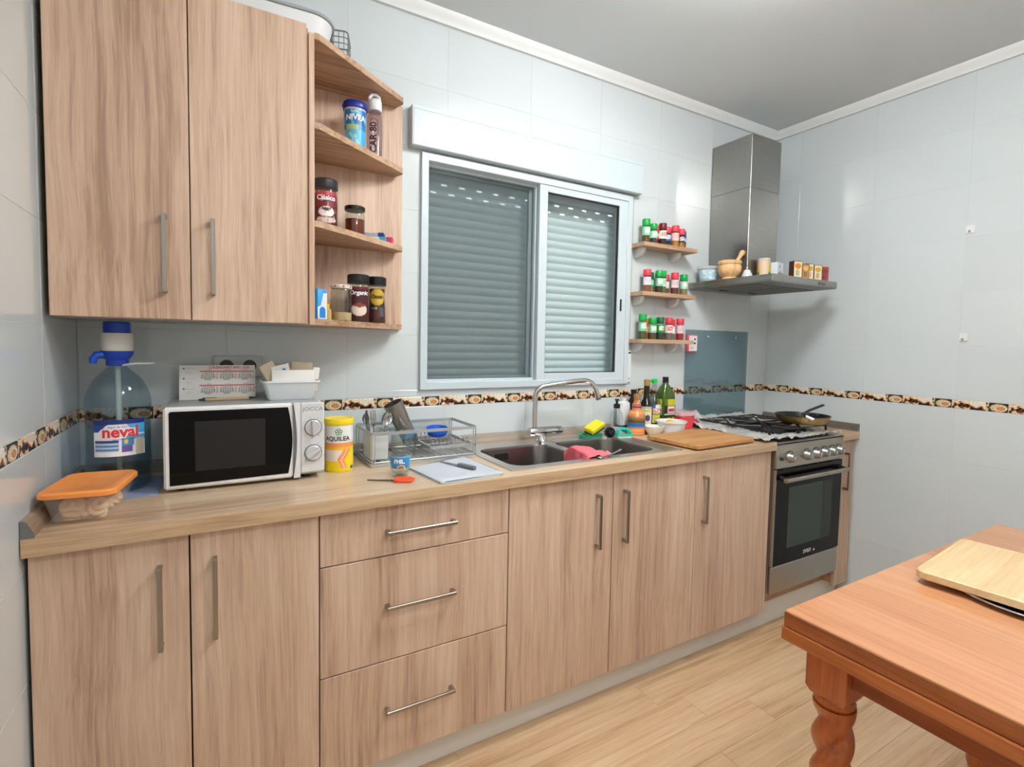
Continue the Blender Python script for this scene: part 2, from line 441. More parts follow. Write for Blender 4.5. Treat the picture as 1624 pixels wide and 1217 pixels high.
def border(wall, axis, off, a_start, a_end, joint0, pitch):
    a = joint0
    while a > a_start: a -= pitch
    while a < a_end:
        a0, a1 = max(a, a_start), min(a+pitch, a_end)
        u0, u1 = (a0-a)/pitch, (a1-a)/pitch
        if u1-u0 > 0.03:
            key = (axis, round(u0, 3), round(u1, 3), pitch)
            if key not in border_me:
                def pt(u, v):
                    p = ((u1-u0)*pitch*u, -0.0012 if 0.004 < v < 0.996 else 0.001, 0.0012+(S1-S0-0.0024)*v)
                    return {'y': p, 'x+': (p[1], -p[0], p[2]), 'x-': (-p[1], -p[0], p[2])}[axis]
                fn = (lambda u, v: border_ink(u0+(u1-u0)*u, v)) if axis != 'x-' else (lambda u, v: border_ink(1-(u0+(u1-u0)*u), v))
                o = ink_patch('border_tile', fn, pt, max(8, int(110*(u1-u0))), 24, wall, material=print_mat('border_ink', 0.2)); border_me[key] = o.data
            else: o = link('border_tile', border_me[key], wall)
            o.location = {'y': (a0, off, S0), 'x+': (off, -a0, S0), 'x-': (off, -a0, S0)}[axis]
        a += pitch

m = M(); T = 0.0012
m.box(-0.1, WIN[0], T, 0.2, 0, ZC).box(WIN[1], W+0.1, T, 0.2, 0, ZC).box(WIN[0], WIN[1], T, 0.2, 0, WIN[2]).box(WIN[0], WIN[1], T, 0.2, WIN[3], ZC)
wall_back = struct(m.obj('wall_back', GROUT, smooth=0)); tiled_wall(wall_back, 0, W, 1.196, 0.4, 'y', 0.0, WIN)
border(wall_back, 'y', 0.0, 0, W, 0.7794, 0.1973)
m = M(); m.box(W+T, W+0.1, YF, T, 0, ZC); wall_right = struct(m.obj('wall_right', GROUT, smooth=0)); tiled_wall(wall_right, 0.0005, -YF, 0.17, 0.4, 'x+', W)
border(wall_right, 'x+', W, 0.0005, -YF, 0.157, 0.2)
m = M(); m.box(-0.1, -T, YF, T, 0, ZC); wall_left = struct(m.obj('wall_left', GROUT, smooth=0)); tiled_wall(wall_left, 0.0005, -YF, 0.355, 0.4, 'x-', 0.0)
border(wall_left, 'x-', 0.0, 0.0005, -YF, 0.155, 0.2)
m = M(); m.box(-0.1, W+0.1, YF-0.1, YF, 0, ZC); struct(m.obj('wall_front', mat('front_wall_paint', 'D6D5D0', 0.7), smooth=0))
COVE = [(0, 0), (0.012, 0), (0.014, 0.006), (0.026, 0.02), (0.038, 0.034), (0.04, 0.042), (0, 0.042)]
def cove(name, p):
    o = p.obj(name, WHITEP); struct(o)
def sweep(f): return M().loft([[f(d, z, 0) for d, z in COVE], [f(d, z, 1) for d, z in COVE]])
cove('trim_1', sweep(lambda d, z, t: (t*W, -0.0015-d, ZC-0.042+z)))
cove('trim_2', sweep(lambda d, z, t: (W-0.0015-d, t*YF, ZC-0.042+z)))
cove('trim_3', sweep(lambda d, z, t: (0.0015+d, t*YF, ZC-0.042+z)))

# main ceiling lamp above the frame, plus an added smaller fill lamp
em = bpy.data.materials.new('lamp_glow'); em.use_nodes = True
b = em.node_tree.nodes['Principled BSDF']; b.inputs['Emission Color'].default_value = (1.0, 0.985, 0.96, 1); b.inputs['Emission Strength'].default_value = LAMP_STRENGTH
def lamp(label, pos, k):
    lp = thing('ceiling_lamp', label, 'ceiling lamp', pos)
    m = M(); m.lathe([(0, 0), (0.13*k, 0), (0.13*k, -0.02), (0.12*k, -0.02), (0.12*k, -0.004), (0, -0.004)], 40); m.obj('base_ring', WHITE, lp)
    m = M(); m.lathe([(r*k, z) for r, z in ((0.115, -0.020), (0.150, -0.034), (0.188, -0.050), (0.200, -0.075), (0.185, -0.105), (0.15, -0.125), (0.09, -0.138), (0, -0.142))], 40); m.obj('diffuser', em, lp)
lamp('large round glowing ceiling lamp over the dining table', LAMP_POS, 1.0)
lamp('added smaller round fill lamp on the ceiling at the far end from the window', FILL_LAMP_POS, 0.75)

# ------------------------------------------------------------------ window
win = struct(link('window_1', None, None, (0, 0, 0)))
x0, x1, z0, z1 = WIN
def frame(m, x0, x1, z0, z1, y0, y1, w, ch=0.003, wt=None, wb=None, wl=None, wr=None):
    wt = wt or w; wb = wb or w; wl = wl or w; wr = wr or w
    m.box(x0, x0+wl, y0, y1, z0, z1, ch); m.box(x1-wr, x1, y0, y1, z0, z1, ch)
    m.box(x0+wl-ch, x1-wr+ch, y0, y1, z1-wt, z1, ch); m.box(x0+wl-ch, x1-wr+ch, y0, y1, z0, z0+wb, ch); return m
frame(M(), x0, x1, z0, z1, -0.016, 0.07, 0.030, 0.002).obj('window_frame', ALU, win)
m = M(); m.box(x0-0.004, x0+0.001, 0.06, 0.2, z0, z1).box(x1-0.001, x1+0.004, 0.06, 0.2, z0, z1).box(x0, x1, 0.06, 0.2, z0-0.004, z0+0.001); m.obj('window_reveal', WHITEP, win)
# room-side sash on the right
sr_ = frame(M(), 1.648, 2.182, z0+0.026, z1-0.026, -0.010, 0.014, 0.045, 0.002, wr=0.058, wt=0.034, wb=0.036).obj('sash', ALU, win)
frame(M(), 1.691, 2.126, z0+0.060, z1-0.058, -0.004, 0.010, 0.006, 0.0008).obj('gasket', BLACK, sr_)
M().box(1.690, 2.127, 0.001, 0.005, z0+0.058, z1-0.056).obj('pane', GLASS, sr_)
m = M(); m.box(2.142, 2.152, -0.013, -0.0095, 1.555, 1.615, 0.001); m.obj('catch', BLACK, sr_)
# outer sash on the left
sl_ = frame(M(), x0+0.026, 1.672, z0+0.026, z1-0.026, 0.018, 0.042, 0.014, 0.002, wr=0.03).obj('sash', ALU, win)
M().box(x0+0.038, 1.645, 0.028, 0.032, z0+0.038, z1-0.038).obj('pane', GLASS, sl_)
NET = milky('insect_net', '7C868B', 0.3, 0.8)
isc = frame(M(), x0+0.026, 1.665, z0+0.028, z1-0.028, 0.046, 0.062, 0.024, 0.002, wr=0.042).obj('insect_screen', mat('screen_frame', '8E9499', 0.5), win)
m = M(); m.box(x0+0.04, 1.64, 0.053, 0.0545, z0+0.04, z1-0.04); m.obj('net', NET, isc)
# roller shutter: every slat a curved strip
rs = struct(link('window_2', None, None, (0, 0, 0))); rs['label'] = 'closed grey roller shutter of curved slats behind the window glass'
SL = mat('shutter_slat', 'E2EAEC', 0.5)
prof = [(0.010*math.cos(PI*(i/8-0.5))**1.0, 0.0365*(i/8)) for i in range(9)]
n = 0; z = z0+0.004
slm = M(); slm.loft([[(x, 0.125-d, zz) for d, zz in prof]+[(x, 0.131, zz) for d, zz in reversed(prof)] for x in (x0+0.006, x1-0.006)]); slm = slm.mesh('slat', SL, 40)
slot = M()
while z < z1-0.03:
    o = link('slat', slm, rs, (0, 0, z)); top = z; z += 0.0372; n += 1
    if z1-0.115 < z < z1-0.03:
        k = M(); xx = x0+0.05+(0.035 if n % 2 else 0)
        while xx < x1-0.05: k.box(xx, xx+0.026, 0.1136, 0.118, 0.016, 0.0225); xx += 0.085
        lab(k.obj('glow_bar', mat('daylight_glow', 'F4F8FA', 0.5, emit=0.5), o), 'row of small glowing bars standing in for daylight through the shutter slots')  # solid bars given a glow in place of daylight through slat perforations
# shutter box over the window
sb = thing('shutter_box', 'long white roller shutter box fixed above the window', 'shutter box', (1.036, 0, 2.147))
m = M(); m.box(0, 1.207, -0.044, -0.002, 0, 0.140, 0.003); m.obj('cover', ALU, sb)
m = M(); m.box(-0.002, 1.209, -0.040, -0.002, 0.1405, 0.156, 0.002); m.obj('top_rail', ALU, sb)
m = M(); m.box(-0.0055, -0.0005, -0.048, -0.002, -0.002, 0.150, 0.001); m.obj('end_cap', mat('cap_grey', 'C9CCCE', 0.5), sb)
# strap and winder
st = thing('shutter_strap', 'grey shutter pull strap with white winder plate beside the window', 'strap', (2.216, 0, 1.19))
M().box(-0.006, 0.006, -0.0055, -0.0035, 0.165, 0.955).obj('strap', mat('strap_grey', 'B5B4AE', 0.9), st)
m = M(); m.box(-0.014, 0.014, -0.013, -0.002, 0, 0.165, 0.004); m.obj('winder_plate', WHITE, st)
M().box(-0.008, 0.008, -0.0135, -0.0128, 0.150, 0.158).obj('strap_slot', BLACK, st)
M().cyl((0, -0.0142, 0.02), (0, -0.0125, 0.02), 0.003, 10).obj('screw', BLACK, st)

# ------------------------------------------------------------------ fitted furniture
X = [0.006, 0.3043, 0.6067, 1.2069, 1.66, 2.1147, 2.6304]
ZB = 0.12; ZT = HT-0.0405; ZD1, ZD2 = 0.7472, 0.428
CARC = mat('carcass_board', 'B99676', 0.6)
def carcass(w, d, h, t=0.016, top=False):
    m = M(); m.box(0, t, -d, 0, 0, h).box(w-t, w, -d, 0, 0, h).box(t, w-t, -d, 0, 0, t).box(t, w-t, -t, 0, t, h)
    if top: m.box(t, w-t, -d, -t, h-t, h)
    return m
def handle_v(parent, x, y, z0, z1):
    m = M(); m.box(x-0.0055, x+0.0055, y-0.030, y-0.023, z0, z1, 0.0012)
    m.box(x-0.0055, x+0.0055, y-0.025, y, z0, z0+0.012, 0.001).box(x-0.0055, x+0.0055, y-0.025, y, z1-0.012, z1, 0.001)
    return m.obj('handle', HANDLE, parent)
def handle_h(parent, z, y, x0, x1):
    m = M(); m.box(x0, x1, y-0.030, y-0.023, z-0.0055, z+0.0055, 0.0012)
    m.box(x0, x0+0.012, y-0.025, y, z-0.0055, z+0.0055, 0.001).box(x1-0.012, x1, y-0.025, y, z-0.0055, z+0.0055, 0.001)
    return m.obj('handle', CHROME if False else HANDLE, parent)
def front(parent, x0, x1, z0, z1, ox, name='door', g=0.0018):
    m = M(); m.box(x0-ox+g, x1-ox-g, -DF, -DF+0.019, z0+g-ZB, z1-g-ZB, 0.0012); return m.obj(name, DOOR, parent)
def unit(name, label, xa, xb, top=False):
    t = thing(name, label, 'cabinet', (xa, 0, ZB))
    m = carcass(xb-xa-0.001, DF-0.0215-0.005, ZT-ZB-0.001, top=top); o = m.obj('body', CARC, t, (0, -0.005, 0)); return t
u = unit('base_cabinet', 'two-door wooden base cabinet under the microwave', X[0], X[2], True)
d = front(u, X[0], X[1], ZB, ZT, X[0]); handle_v(d, 0.2447-X[0], -DF, 0.630-ZB, 0.833-ZB)
d = front(u, X[1], X[2], ZB, ZT, X[0]); handle_v(d, 0.3580-X[0], -DF, 0.630-ZB, 0.833-ZB)
u = unit('drawer_cabinet', 'wooden base cabinet of three drawers under the dish rack', X[2], X[3], True)
for a, b, hz in ((ZD1, ZT, 0.822), (ZD2, ZD1, 0.598), (ZB, ZD2, 0.281)):
    d = front(u, X[2], X[3], a, b, X[2], 'drawer'); handle_h(d, hz-ZB, -DF, 0.790-X[2], 1.009-X[2])
u = unit('sink_cabinet', 'two-door wooden base cabinet under the sink', X[3], X[5])
d = front(u, X[3], X[4], ZB, ZT, X[3]); handle_v(d, 1.581-X[3], -DF, 0.628-ZB, 0.830-ZB)
d = front(u, X[4], X[5], ZB, ZT, X[3]); handle_v(d, 1.714-X[3], -DF, 0.628-ZB, 0.830-ZB)
u = unit('base_cabinet', 'single-door wooden base cabinet between the sink cabinet and the cooker', X[5], X[6], True)
d = front(u, X[5], X[6], ZB, ZT, X[5]); handle_v(d, 2.161-X[5], -DF, 0.630-ZB, 0.832-ZB)
u = unit('narrow_cabinet', 'narrow wooden pull-out cabinet between the cooker and the tiled wall', 3.224, 3.366, True)
d = front(u, 3.224, 3.366, ZB-0.015, ZT, 3.224); handle_v(d, 3.270-3.224, -DF, 0.632-ZB, 0.834-ZB)
# plinth of the units
m = M(); m.box(0.006, W-0.008, -0.486, -0.470, 0.001, 0.116); tag(m.obj('plinth', mat('plinth_grey', 'E4E3DE', 0.4)), 'pale grey plinth strip under the base cabinets', 'plinth')
m = M(); m.box(0, 0.586, -0.016, 0, 0, 0.075); tag(m.obj('filler_board', CARC, None, (2.634, -0.470, 0.1175)), 'wooden filler board under the cooker above the plinth', 'board')
# worktops
SK = (1.262, 2.045, -0.488, -0.075)
wt = thing('worktop', 'long oak-look kitchen worktop with inset sink', 'worktop', (0, 0, ZT))
m = M(); t_ = HT-ZT
m.box(0.002, SK[0], -CF, -0.002, 0, t_).box(SK[1], X[6]+0.006, -CF, -0.002, 0, t_).box(SK[0], SK[1], -CF, SK[2], 0, t_).box(SK[0], SK[1], SK[3], -0.002, 0, t_)
m.obj('slab', TOPW, wt, smooth=0)
m = M(); m.box(0.0025, X[6]+0.0055, -CF-0.0012, -CF, 0.001, t_-0.001, 0.0005); m.obj('front_edge', wood('edge_wood', '9C7C5C', 'C2A382', 'D4B999', 'x', 0.35, 0.8), wt)
wt2 = thing('worktop', 'short oak-look worktop piece between the cooker and the tiled wall', 'worktop', (3.222, 0, ZT))
m = M(); m.box(0, W-3.222-0.002, -CF, -0.002, 0, t_); m.obj('slab', TOPW, wt2, smooth=0)
m = M(); m.box(0, W-3.222-0.002, -CF-0.0012, -CF, 0.001, t_-0.001, 0.0005); m.obj('front_edge', MC['edge_wood'], wt2)
# upstands against the walls
UPST = [(0, 0), (0.022, 0), (0.020, 0.012), (0.010, 0.034), (0, 0.038)]
UPM = wood('upstand_wood', '6E5A47', '95806A', 'A89580', 'y', 0.4)
UPX = wood('upstand_wood_long', '7A6D60', '9A8E81', 'ADA296', 'x', 0.4)
def upstand(label, f, L, material):
    t = thing('upstand', label, 'upstand', f(0, 0, 0))
    o = Vector(f(0, 0, 0))
    M().loft([[tuple(Vector(f(d, z, s))-o) for d, z in UPST] for s in (0.0, 1.0)]).obj('strip', material, t, smooth=20)
    M().loft([[tuple(Vector(f(d*1.06, z*1.03, s))-o) for d, z in UPST] for s in (1.0, 1.006)]).obj('end_cap', mat('cap_metal', '7E807E', 0.5, 0.6), t, smooth=20)
upstand('wooden upstand strip along the left tiled wall beside the biscuit tub', lambda d, z, s: (0.0012+d, -0.024-(CF-0.030)*s, HT+z), 1, UPM)
upstand('long wooden upstand strip behind the sink along the tiled wall', lambda d, z, s: (0.0015+(X[6]-0.005)*s, -0.0015-d, HT+z), 1, UPX)
upstand('short dark upstand strip beside the frying pan at the right tiled wall', lambda d, z, s: (W-0.0012-d, -0.004-(CF-0.010)*s, HT+z), 1, wood('upstand_dark', '4A4038', '655A50', '786C60', 'y', 0.4))

# wall cabinet
ZU0, ZU1 = 1.427, 2.305
wc = thing('wall_cabinet', 'tall two-door wooden wall cabinet above the microwave', 'cabinet', (0.010, 0, ZU0))
m = carcass(0.600, 0.326, ZU1-ZU0-0.002, top=True); m.box(0.016, 0.584, -0.326, -0.016, 0.43, 0.446)
m.obj('body', CARC, wc, (0.002, -0.002, 0.001))
m = M(); m.box(0.002, 0.602, -0.328, -0.002, -0.0012, 0.0008); m.obj('bottom_panel', mat('bottom_grey', 'A7A8A6', 0.5), wc)
for a, b, hx in ((0.012, 0.3086, 0.2507), (0.3086, 0.6060, 0.3614)):
    m = M(); m.box(a-0.010+0.0014, b-0.010-0.0014, -0.350, -0.331, 0, ZU1-ZU0, 0.0012); d = m.obj('door', DOOR, wc)
    handle_v(d, hx-0.010, -0.350, 1.497-ZU0, 1.702-ZU0)
# open corner shelf unit at the end of the wall cabinet
cs = thing('corner_shelf', 'open wooden end shelf unit with angled shelves beside the wall cabinet', 'shelf', (0.6135, 0, ZU0-0.002))
m = M(); m.box(0, 0.016, -0.333, -0.002, 0, ZU1-ZU0-0.01, 0.001); m.obj('side_panel', DOOR, cs)
m = M(); m.box(0.016, 0.389, -0.016, -0.002, 0.002, ZU1-ZU0-0.012, 0.001); m.obj('back_panel', DOOR, cs)
SHP = [(0.0165, -0.0165), (0.0165, -0.331), (0.030, -0.331), (0.372, -0.075), (0.376, -0.060), (0.362, -0.0165)]
SHZ = [0.0, 0.299, 0.592, 0.853]
for z in SHZ:
    m = M(); m.prism(SHP, z, z+0.019, 0.0); m.obj('shelf', SHELFW, cs, smooth=0)
SHT = [ZU0-0.002+z+0.0192 for z in SHZ]

# ------------------------------------------------------------------ cooker
ck = thing('gas_cooker', 'free-standing steel gas cooker with black glass oven door', 'cooker', (2.642, 0, 0.197))
cw = 0.576; K = lambda z: z-0.197
m = M(); m.box(0, cw, -0.545, -0.03, 0.003, K(0.926), 0.002); m.obj('body', STEEL, ck)
for x in (0.005, cw-0.03): M().box(x, x+0.025, -0.5, -0.46, -0.005, 0.004).obj('foot', BLACK, ck)
m = M(); m.box(-0.001, cw+0.001, -0.562, -0.02, K(0.926), K(0.937), 0.004); hob = m.obj('hob_top', STEEL, ck)
m = M(); m.box(0.045, cw-0.045, -0.50, -0.06, K(0.937), K(0.9385)); m.obj('hob_panel', IRON, hob)
m = M(); m.loft([[(x, y, z) for y, z in ((-0.545, K(0.812)), (-0.566, K(0.812)), (-0.568, K(0.845)), (-0.560, K(0.905)), (-0.560, K(0.925)), (-0.545, K(0.925)))] for x in (0, cw)])
cp_ = m.obj('control_panel', steel('panel_steel', 'B9B2A6', 0.38, 'x'), ck)
M().box(0.0, cw, -0.5635, -0.5600, K(0.9235), K(0.9255)).obj('panel_seam', BLACK, cp_)
for i, x in enumerate((2.7455, 2.884, 2.966, 3.038, 3.108, 3.174)):
    yy = -0.566; zz = K(0.859)
    m = M(); m.lathe([(0, 0), (0.026, 0), (0.027, 0.003), (0.023, 0.008), (0.0215, 0.022), (0.018, 0.027), (0, 0.028)], 24, mtx=Matrix.Translation((x-2.642, yy+0.0015, zz)) @ Matrix.Rotation(PI/2, 4, 'X'))
    kb = m.obj('knob', mat('knob_steel', 'A6A5A2', 0.3, 0.9), ck)
    m = M(); m.lathe([(0, 0.0281), (0.008, 0.0281), (0.009, 0.029), (0.004, 0.0305), (0, 0.0305)], 16, mtx=Matrix.Translation((x-2.642, yy+0.0015, zz)) @ Matrix.Rotation(PI/2, 4, 'X')); m.obj('knob_cap', CHROME, kb)
    m = M(); m.lathe([(0.0262, 0.0), (0.0295, 0.0), (0.0295, 0.0014), (0.0262, 0.0014)], 24, mtx=Matrix.Translation((x-2.642+0.004, yy+0.001, zz)) @ Matrix.Rotation(PI/2, 4, 'X')); m.obj('dial_ring', BLACK, kb)
m = M(); m.lathe([(0, 0), (0.009, 0), (0.009, 0.006), (0.007, 0.009), (0, 0.009)], 16, mtx=Matrix.Translation((0.037, -0.565, K(0.858))) @ Matrix.Rotation(PI/2, 4, 'X')); m.obj('igniter_button', BLACK, ck)
od = M().box(0.002, cw-0.002, -0.566, -0.546, K(0.338), K(0.806), 0.003).obj('oven_door', BLACKG, ck)
M().box(-0.001, 0.006, -0.5665, -0.546, K(0.338), K(0.806), 0.001).obj('door_edge', STEEL, od)
m = M(); m.box(0.108, 0.486, -0.5672, -0.5662, K(0.412), K(0.712), 0.0003); m.obj('oven_window', mat('oven_glass', '39443F', 0.10, 0, 0.3), od)
m = M(); m.box(0.40, 0.486, -0.5676, -0.5673, K(0.412), K(0.712)); m.obj('window_dark_strip', mat('oven_glass_dark', '262E2B', 0.10, 0, 0.3), od)  # darker strip over the right end of the oven window
hb = M(); hb.tube([(0.020, -0.603, K(0.762)), (0.558, -0.603, K(0.762))], 0.011, 14)
hb.obj('handle', steel('handle_bar', 'AFA69B', 0.28, 'x'), od)
for x in (0.035, 0.54): M().cyl((x, -0.566, K(0.768)), (x, -0.600, K(0.762)), 0.012, 12).obj('handle_post', BLACK, od)
text('svan', 0.040, od, (0.285, -0.5668, K(0.372)), (PI/2, 0, 0), mat('logo_silver', 'C9CCCC', 0.4), bold=0.0006)
m = M(); m.cyl((0.345, -0.5668, K(0.364)), (0.345, -0.5673, K(0.364)), 0.006, 14); m.obj('logo_dot', MC['logo_silver'], od)
m = M(); m.box(0.001, cw-0.001, -0.563, -0.546, K(0.202), K(0.333), 0.003); m.obj('storage_drawer', STEEL, ck)
# burners and pan supports
for bx, by, r in ((0.16, -0.16, 0.045), (0.42, -0.16, 0.036), (0.16, -0.40, 0.036), (0.42, -0.40, 0.05)):
    m = M(); m.lathe([(0, 0), (r*1.15, 0), (r*1.15, 0.008), (r, 0.010), (r, 0.018), (r*0.8, 0.022), (0, 0.022)], 24, (bx, by, K(0.9385))); m.obj('burner', IRON, ck)
for gx in (0.045, 0.295):
    m = M(); zt = K(0.978); a, b, c, d_ = gx, gx+0.236, -0.495, -0.065
    m.tube([(a, c, zt), (b, c, zt), (b, d_, zt), (a, d_, zt)], 0.0055, 6, closed=True)
    m.cyl((a, (c+d_)/2, zt), (b, (c+d_)/2, zt), 0.005, 6)
    for cx_, cy_ in ((gx+0.115, -0.16), (gx+0.115, -0.40)):
        for k in range(4):
            an = PI/4+k*PI/2; dx, dy = math.cos(an), math.sin(an); L = 0.15
            ex = min(max(cx_+dx*L, a), b); ey = min(max(cy_+dy*L, c), d_)
            m.tube([(ex, ey, zt), (cx_+dx*0.025, cy_+dy*0.025, zt+0.003)], 0.0055, 6)
        for k in range(2):
            m.cyl((cx_+(0.03 if k else -0.03), cy_, zt+0.002), ((b if k else a), cy_, zt), 0.005, 6)
    for xx in (a, b):
        for yy in (c, d_): m.cyl((xx, yy, zt), (xx, yy, K(0.939)), 0.006, 6)
    m.obj('pan_support', IRON, ck)

# aluminium foil laid round the burners
def foilpt(u, v):
    x = 2.555+0.048*v*(1-u)+0.625*u; y = -0.573+0.555*v
    edge = min(u, 1-u, v, 1-v)
    h = 0.0062+0.016*abs(nz(x*22, y*22, 1, 3))+0.012*abs(nz(x*50, y*50, 1, 8))
    h += 0.050*max(0, v-0.78)/0.22*(0.8+0.5*nz(x*9, 1, 1, 2))
    if x < 2.72: h += 0.026*max(0, 0.6+nz(x*15, y*12, 1, 4))*(1 if x > 2.59 else 0.3)*(0.35+0.65*v)
    if v < 0.08: h += 0.004*(1+nz(x*30, 0, 1, 1))
    x += 0.014*nz(y*8, 0.3, 1, 1)*(1-u); y += 0.014*nz(x*9, 4, 1, 1)*(1-v)*(1 if u < 0.7 else 0.3)
    return (x, y, HT+h-0.004)
m = M(); NU, NV = 70, 60
vs = [foilpt(i/NU, j/NV) for j in range(NV+1) for i in range(NU+1)]; fs = []
for j in range(NV):
    for i in range(NU):
        u_, v_ = (i+0.5)/NU, (j+0.5)/NV
        if 0.30 < u_ < 0.88 and 0.20+0.03*nz(u_*9, 1) < v_ < 0.80+0.05*nz(u_*7, 5): continue
        fs.append((j*(NU+1)+i, j*(NU+1)+i+1, (j+1)*(NU+1)+i+1, (j+1)*(NU+1)+i))
m.add(vs, fs)
fo = m.obj('foil_sheet', mat('aluminium_foil', 'E8E6E2', 0.42, 0.55, bump=0.6, bscale=70), smooth=0); tag(fo, 'crumpled aluminium foil spread around the gas burners', 'foil')
for p in fo.data.polygons: p.use_smooth = True

# frying pan
pn = thing('frying_pan', 'gold-sided frying pan with black lining on the cooker', 'frying pan', (3.090, -0.415, 0.9845))
m = M(); m.lathe([(0, 0), (0.098, 0), (0.108, 0.003), (0.124, 0.022), (0.132, 0.042)], 40); m.obj('body', mat('pan_gold', 'A88A55', 0.35, 0.6), pn)
m = M(); m.lathe([(0.132, 0.042), (0.1335, 0.044), (0.131, 0.0445), (0.121, 0.024), (0.104, 0.006), (0, 0.005)], 40); m.obj('lining', mat('nonstick', '141416', 0.35), pn)
m = M(); m.tube([(-0.088, -0.098, 0.032), (-0.110, -0.115, 0.040), (-0.125, -0.090, 0.052)], [0.012, 0.011, 0.008], 8, flat=0.6); m.obj('bracket', CHROME, pn)
m = M(); m.tube([(-0.122, -0.098, 0.050), (-0.10, -0.06, 0.060), (-0.03, -0.055, 0.075), (0.085, -0.06, 0.098)], [0.008, 0.008, 0.009, 0.009], 8, flat=0.55); m.obj('handle', BLACK, pn)

# ------------------------------------------------------------------ cooker hood
hd = thing('cooker_hood', 'stainless steel cooker hood with tall square chimney over the cooker', 'hood', (2.645, 0, 1.698))
m = M(); m.box(0, 0.555, -0.50, -0.002, 0.004, 0.037, 0.001); m.obj('canopy', steel('hood_steel', 'A09D98', 0.28, 'y'), hd)
m = M(); m.box(0.004, 0.551, -0.496, -0.006, 0, 0.004); ud = m.obj('underside', steel('hood_under', '8F8E8C', 0.4, 'x'), hd)
for k in range(2):
    m = M(); m.box(0.03+0.25*k, 0.27+0.25*k, -0.40, -0.08, -0.002, 0.0002, 0.0005); f = m.obj('filter', mat('filter_mesh', '777775', 0.5, 0.8), ud)
    m = M(); m.box(0.12+0.25*k, 0.18+0.25*k, -0.12, -0.11, -0.006, -0.002, 0.001); m.obj('filter_catch', BLACK, f)
m = M(); m.box(0.385, 0.445, -0.5012, -0.4998, 0.012, 0.024); bp_ = m.obj('button_strip', BLACK, hd)
for k in range(5):
    m = M(); m.box(0.389+0.011*k, 0.397+0.011*k, -0.5026, -0.5012, 0.014, 0.022, 0.0005); m.obj('button', mat('button_grey', '7F8080', 0.4, 0.5), bp_)
m = M(); m.box(0.158, 0.405, -0.250, -0.002, 0.037, 0.530, 0.0015); m.obj('chimney', STEELV, hd)
m = M(); m.box(0.1565, 0.4065, -0.2515, -0.002, 0.530, 0.803, 0.0015); m.obj('chimney_sleeve', STEELV, hd)

# ------------------------------------------------------------------ glass splashback, socket, hooks
gs = thing('glass_splashback', 'smoked glass splashback panel screwed to the wall behind the cooker', 'splashback', (2.634, 0, 0.965))
m = M(); m.box(0, 0.54, -0.010, -0.004, 0, 0.512, 0.001); m.obj('panel', glass('smoked_glass', 'DBE5E8', 0.3, 0.02), gs)
for x in (0.07, 0.18, 0.42):
    m = M(); m.lathe([(0, 0), (0.007, 0), (0.007, 0.003), (0.005, 0.005), (0, 0.005)], 14, mtx=Matrix.Translation((x, -0.010, 0.475)) @ Matrix.Rotation(PI/2, 4, 'X')); m.obj('screw', CHROME, gs)
sk = thing('wall_socket', 'white isolator switch plate with red border above the glass splashback edge', 'switch', (2.664, -0.011, 1.352))
m = M(); m.box(-0.036, 0.036, -0.022, 0, 0, 0.096, 0.004); m.obj('plate', mat('switch_red', 'E2636B', 0.4), sk)
m = M(); m.box(-0.031, 0.031, -0.024, -0.0215, 0.006, 0.090, 0.001); fp = m.obj('face', WHITE, sk)
m = M(); m.box(0.006, 0.018, -0.0245, -0.0238, 0.066, 0.076).box(0.006, 0.018, -0.0245, -0.0238, 0.044, 0.054); m.obj('slot', BLACK, fp)
text('OFF', 0.016, fp, (-0.012, -0.0243, 0.022), (PI/2, 0, 0), REDINK)
for z in (1.925, 1.430):
    hk = thing('wall_hook', 'white adhesive square hook on the right wall above the table, %s of the pair' % ('upper' if z > 1.6 else 'lower'), 'hook', (W, -0.983, z))
    M().box(-0.004, -0.0005, -0.017, 0.017, 0, 0.036, 0.001).obj('pad', WHITE, hk)
    M().tube([(-0.004, 0, 0.012), (-0.010, 0, 0.006), (-0.016, 0, 0.004), (-0.018, 0, 0.012)], 0.0022, 6).obj('hook', mat('hook_grey', '9A9C9C', 0.3, 0.7), hk)
# sockets behind the microwave
so = thing('wall_socket', 'double white wall socket plate behind the calendar', 'socket', (0.355, 0, 1.245))
M().box(0, 0.15, -0.009, -0.0005, 0, 0.075, 0.003).obj('plate', mat('socket_plate', 'CBD1D3', 0.4), so)
for k in range(2):
    M().lathe([(0, 0), (0.019, 0), (0.021, 0.003), (0.018, 0.003), (0.016, 0.0015), (0, 0.0015)], 20, mtx=Matrix.Translation((0.04+0.07*k, -0.009, 0.040)) @ Matrix.Rotation(PI/2, 4, 'X')).obj('socket_well', mat('well_grey', '4A4B4C', 0.5), so)

# ------------------------------------------------------------------ dining table
tb = thing('dining_table', 'orange-brown wooden extending table with twisted legs', 'table', (1.51, -1.318, 0))
TW, TD = 1.262, 0.90
m = M(); m.box(0, TW, -TD, 0, 0.7635, 0.770, 0.0015); m.obj('table_top', TABLEW, tb)
m = M(); m.box(0, TW, -TD, 0, 0.733, 0.7635, 0.001); m.obj('top_edge', wood('edge_brown', '8A4218', 'A85A28', 'BA6E3A', 'y', 0.3, 0.9, coat=0.3), tb)
m = M(); m.box(-0.004, TW+0.004, -TD-0.004, 0.004, 0.700, 0.7315, 0.003); m.obj('lower_leaf', wood('leaf_wood', '8A3F18', 'B05E2B', 'C4733A', 'y', 0.3, 0.9, coat=0.3), tb)
m = M()
for a in ((0.06, 0.078, -TD+0.10, -0.10), (TW-0.26, TW-0.242, -TD+0.10, -0.10)): m.box(*a, 0.632, 0.6995, 0.002)
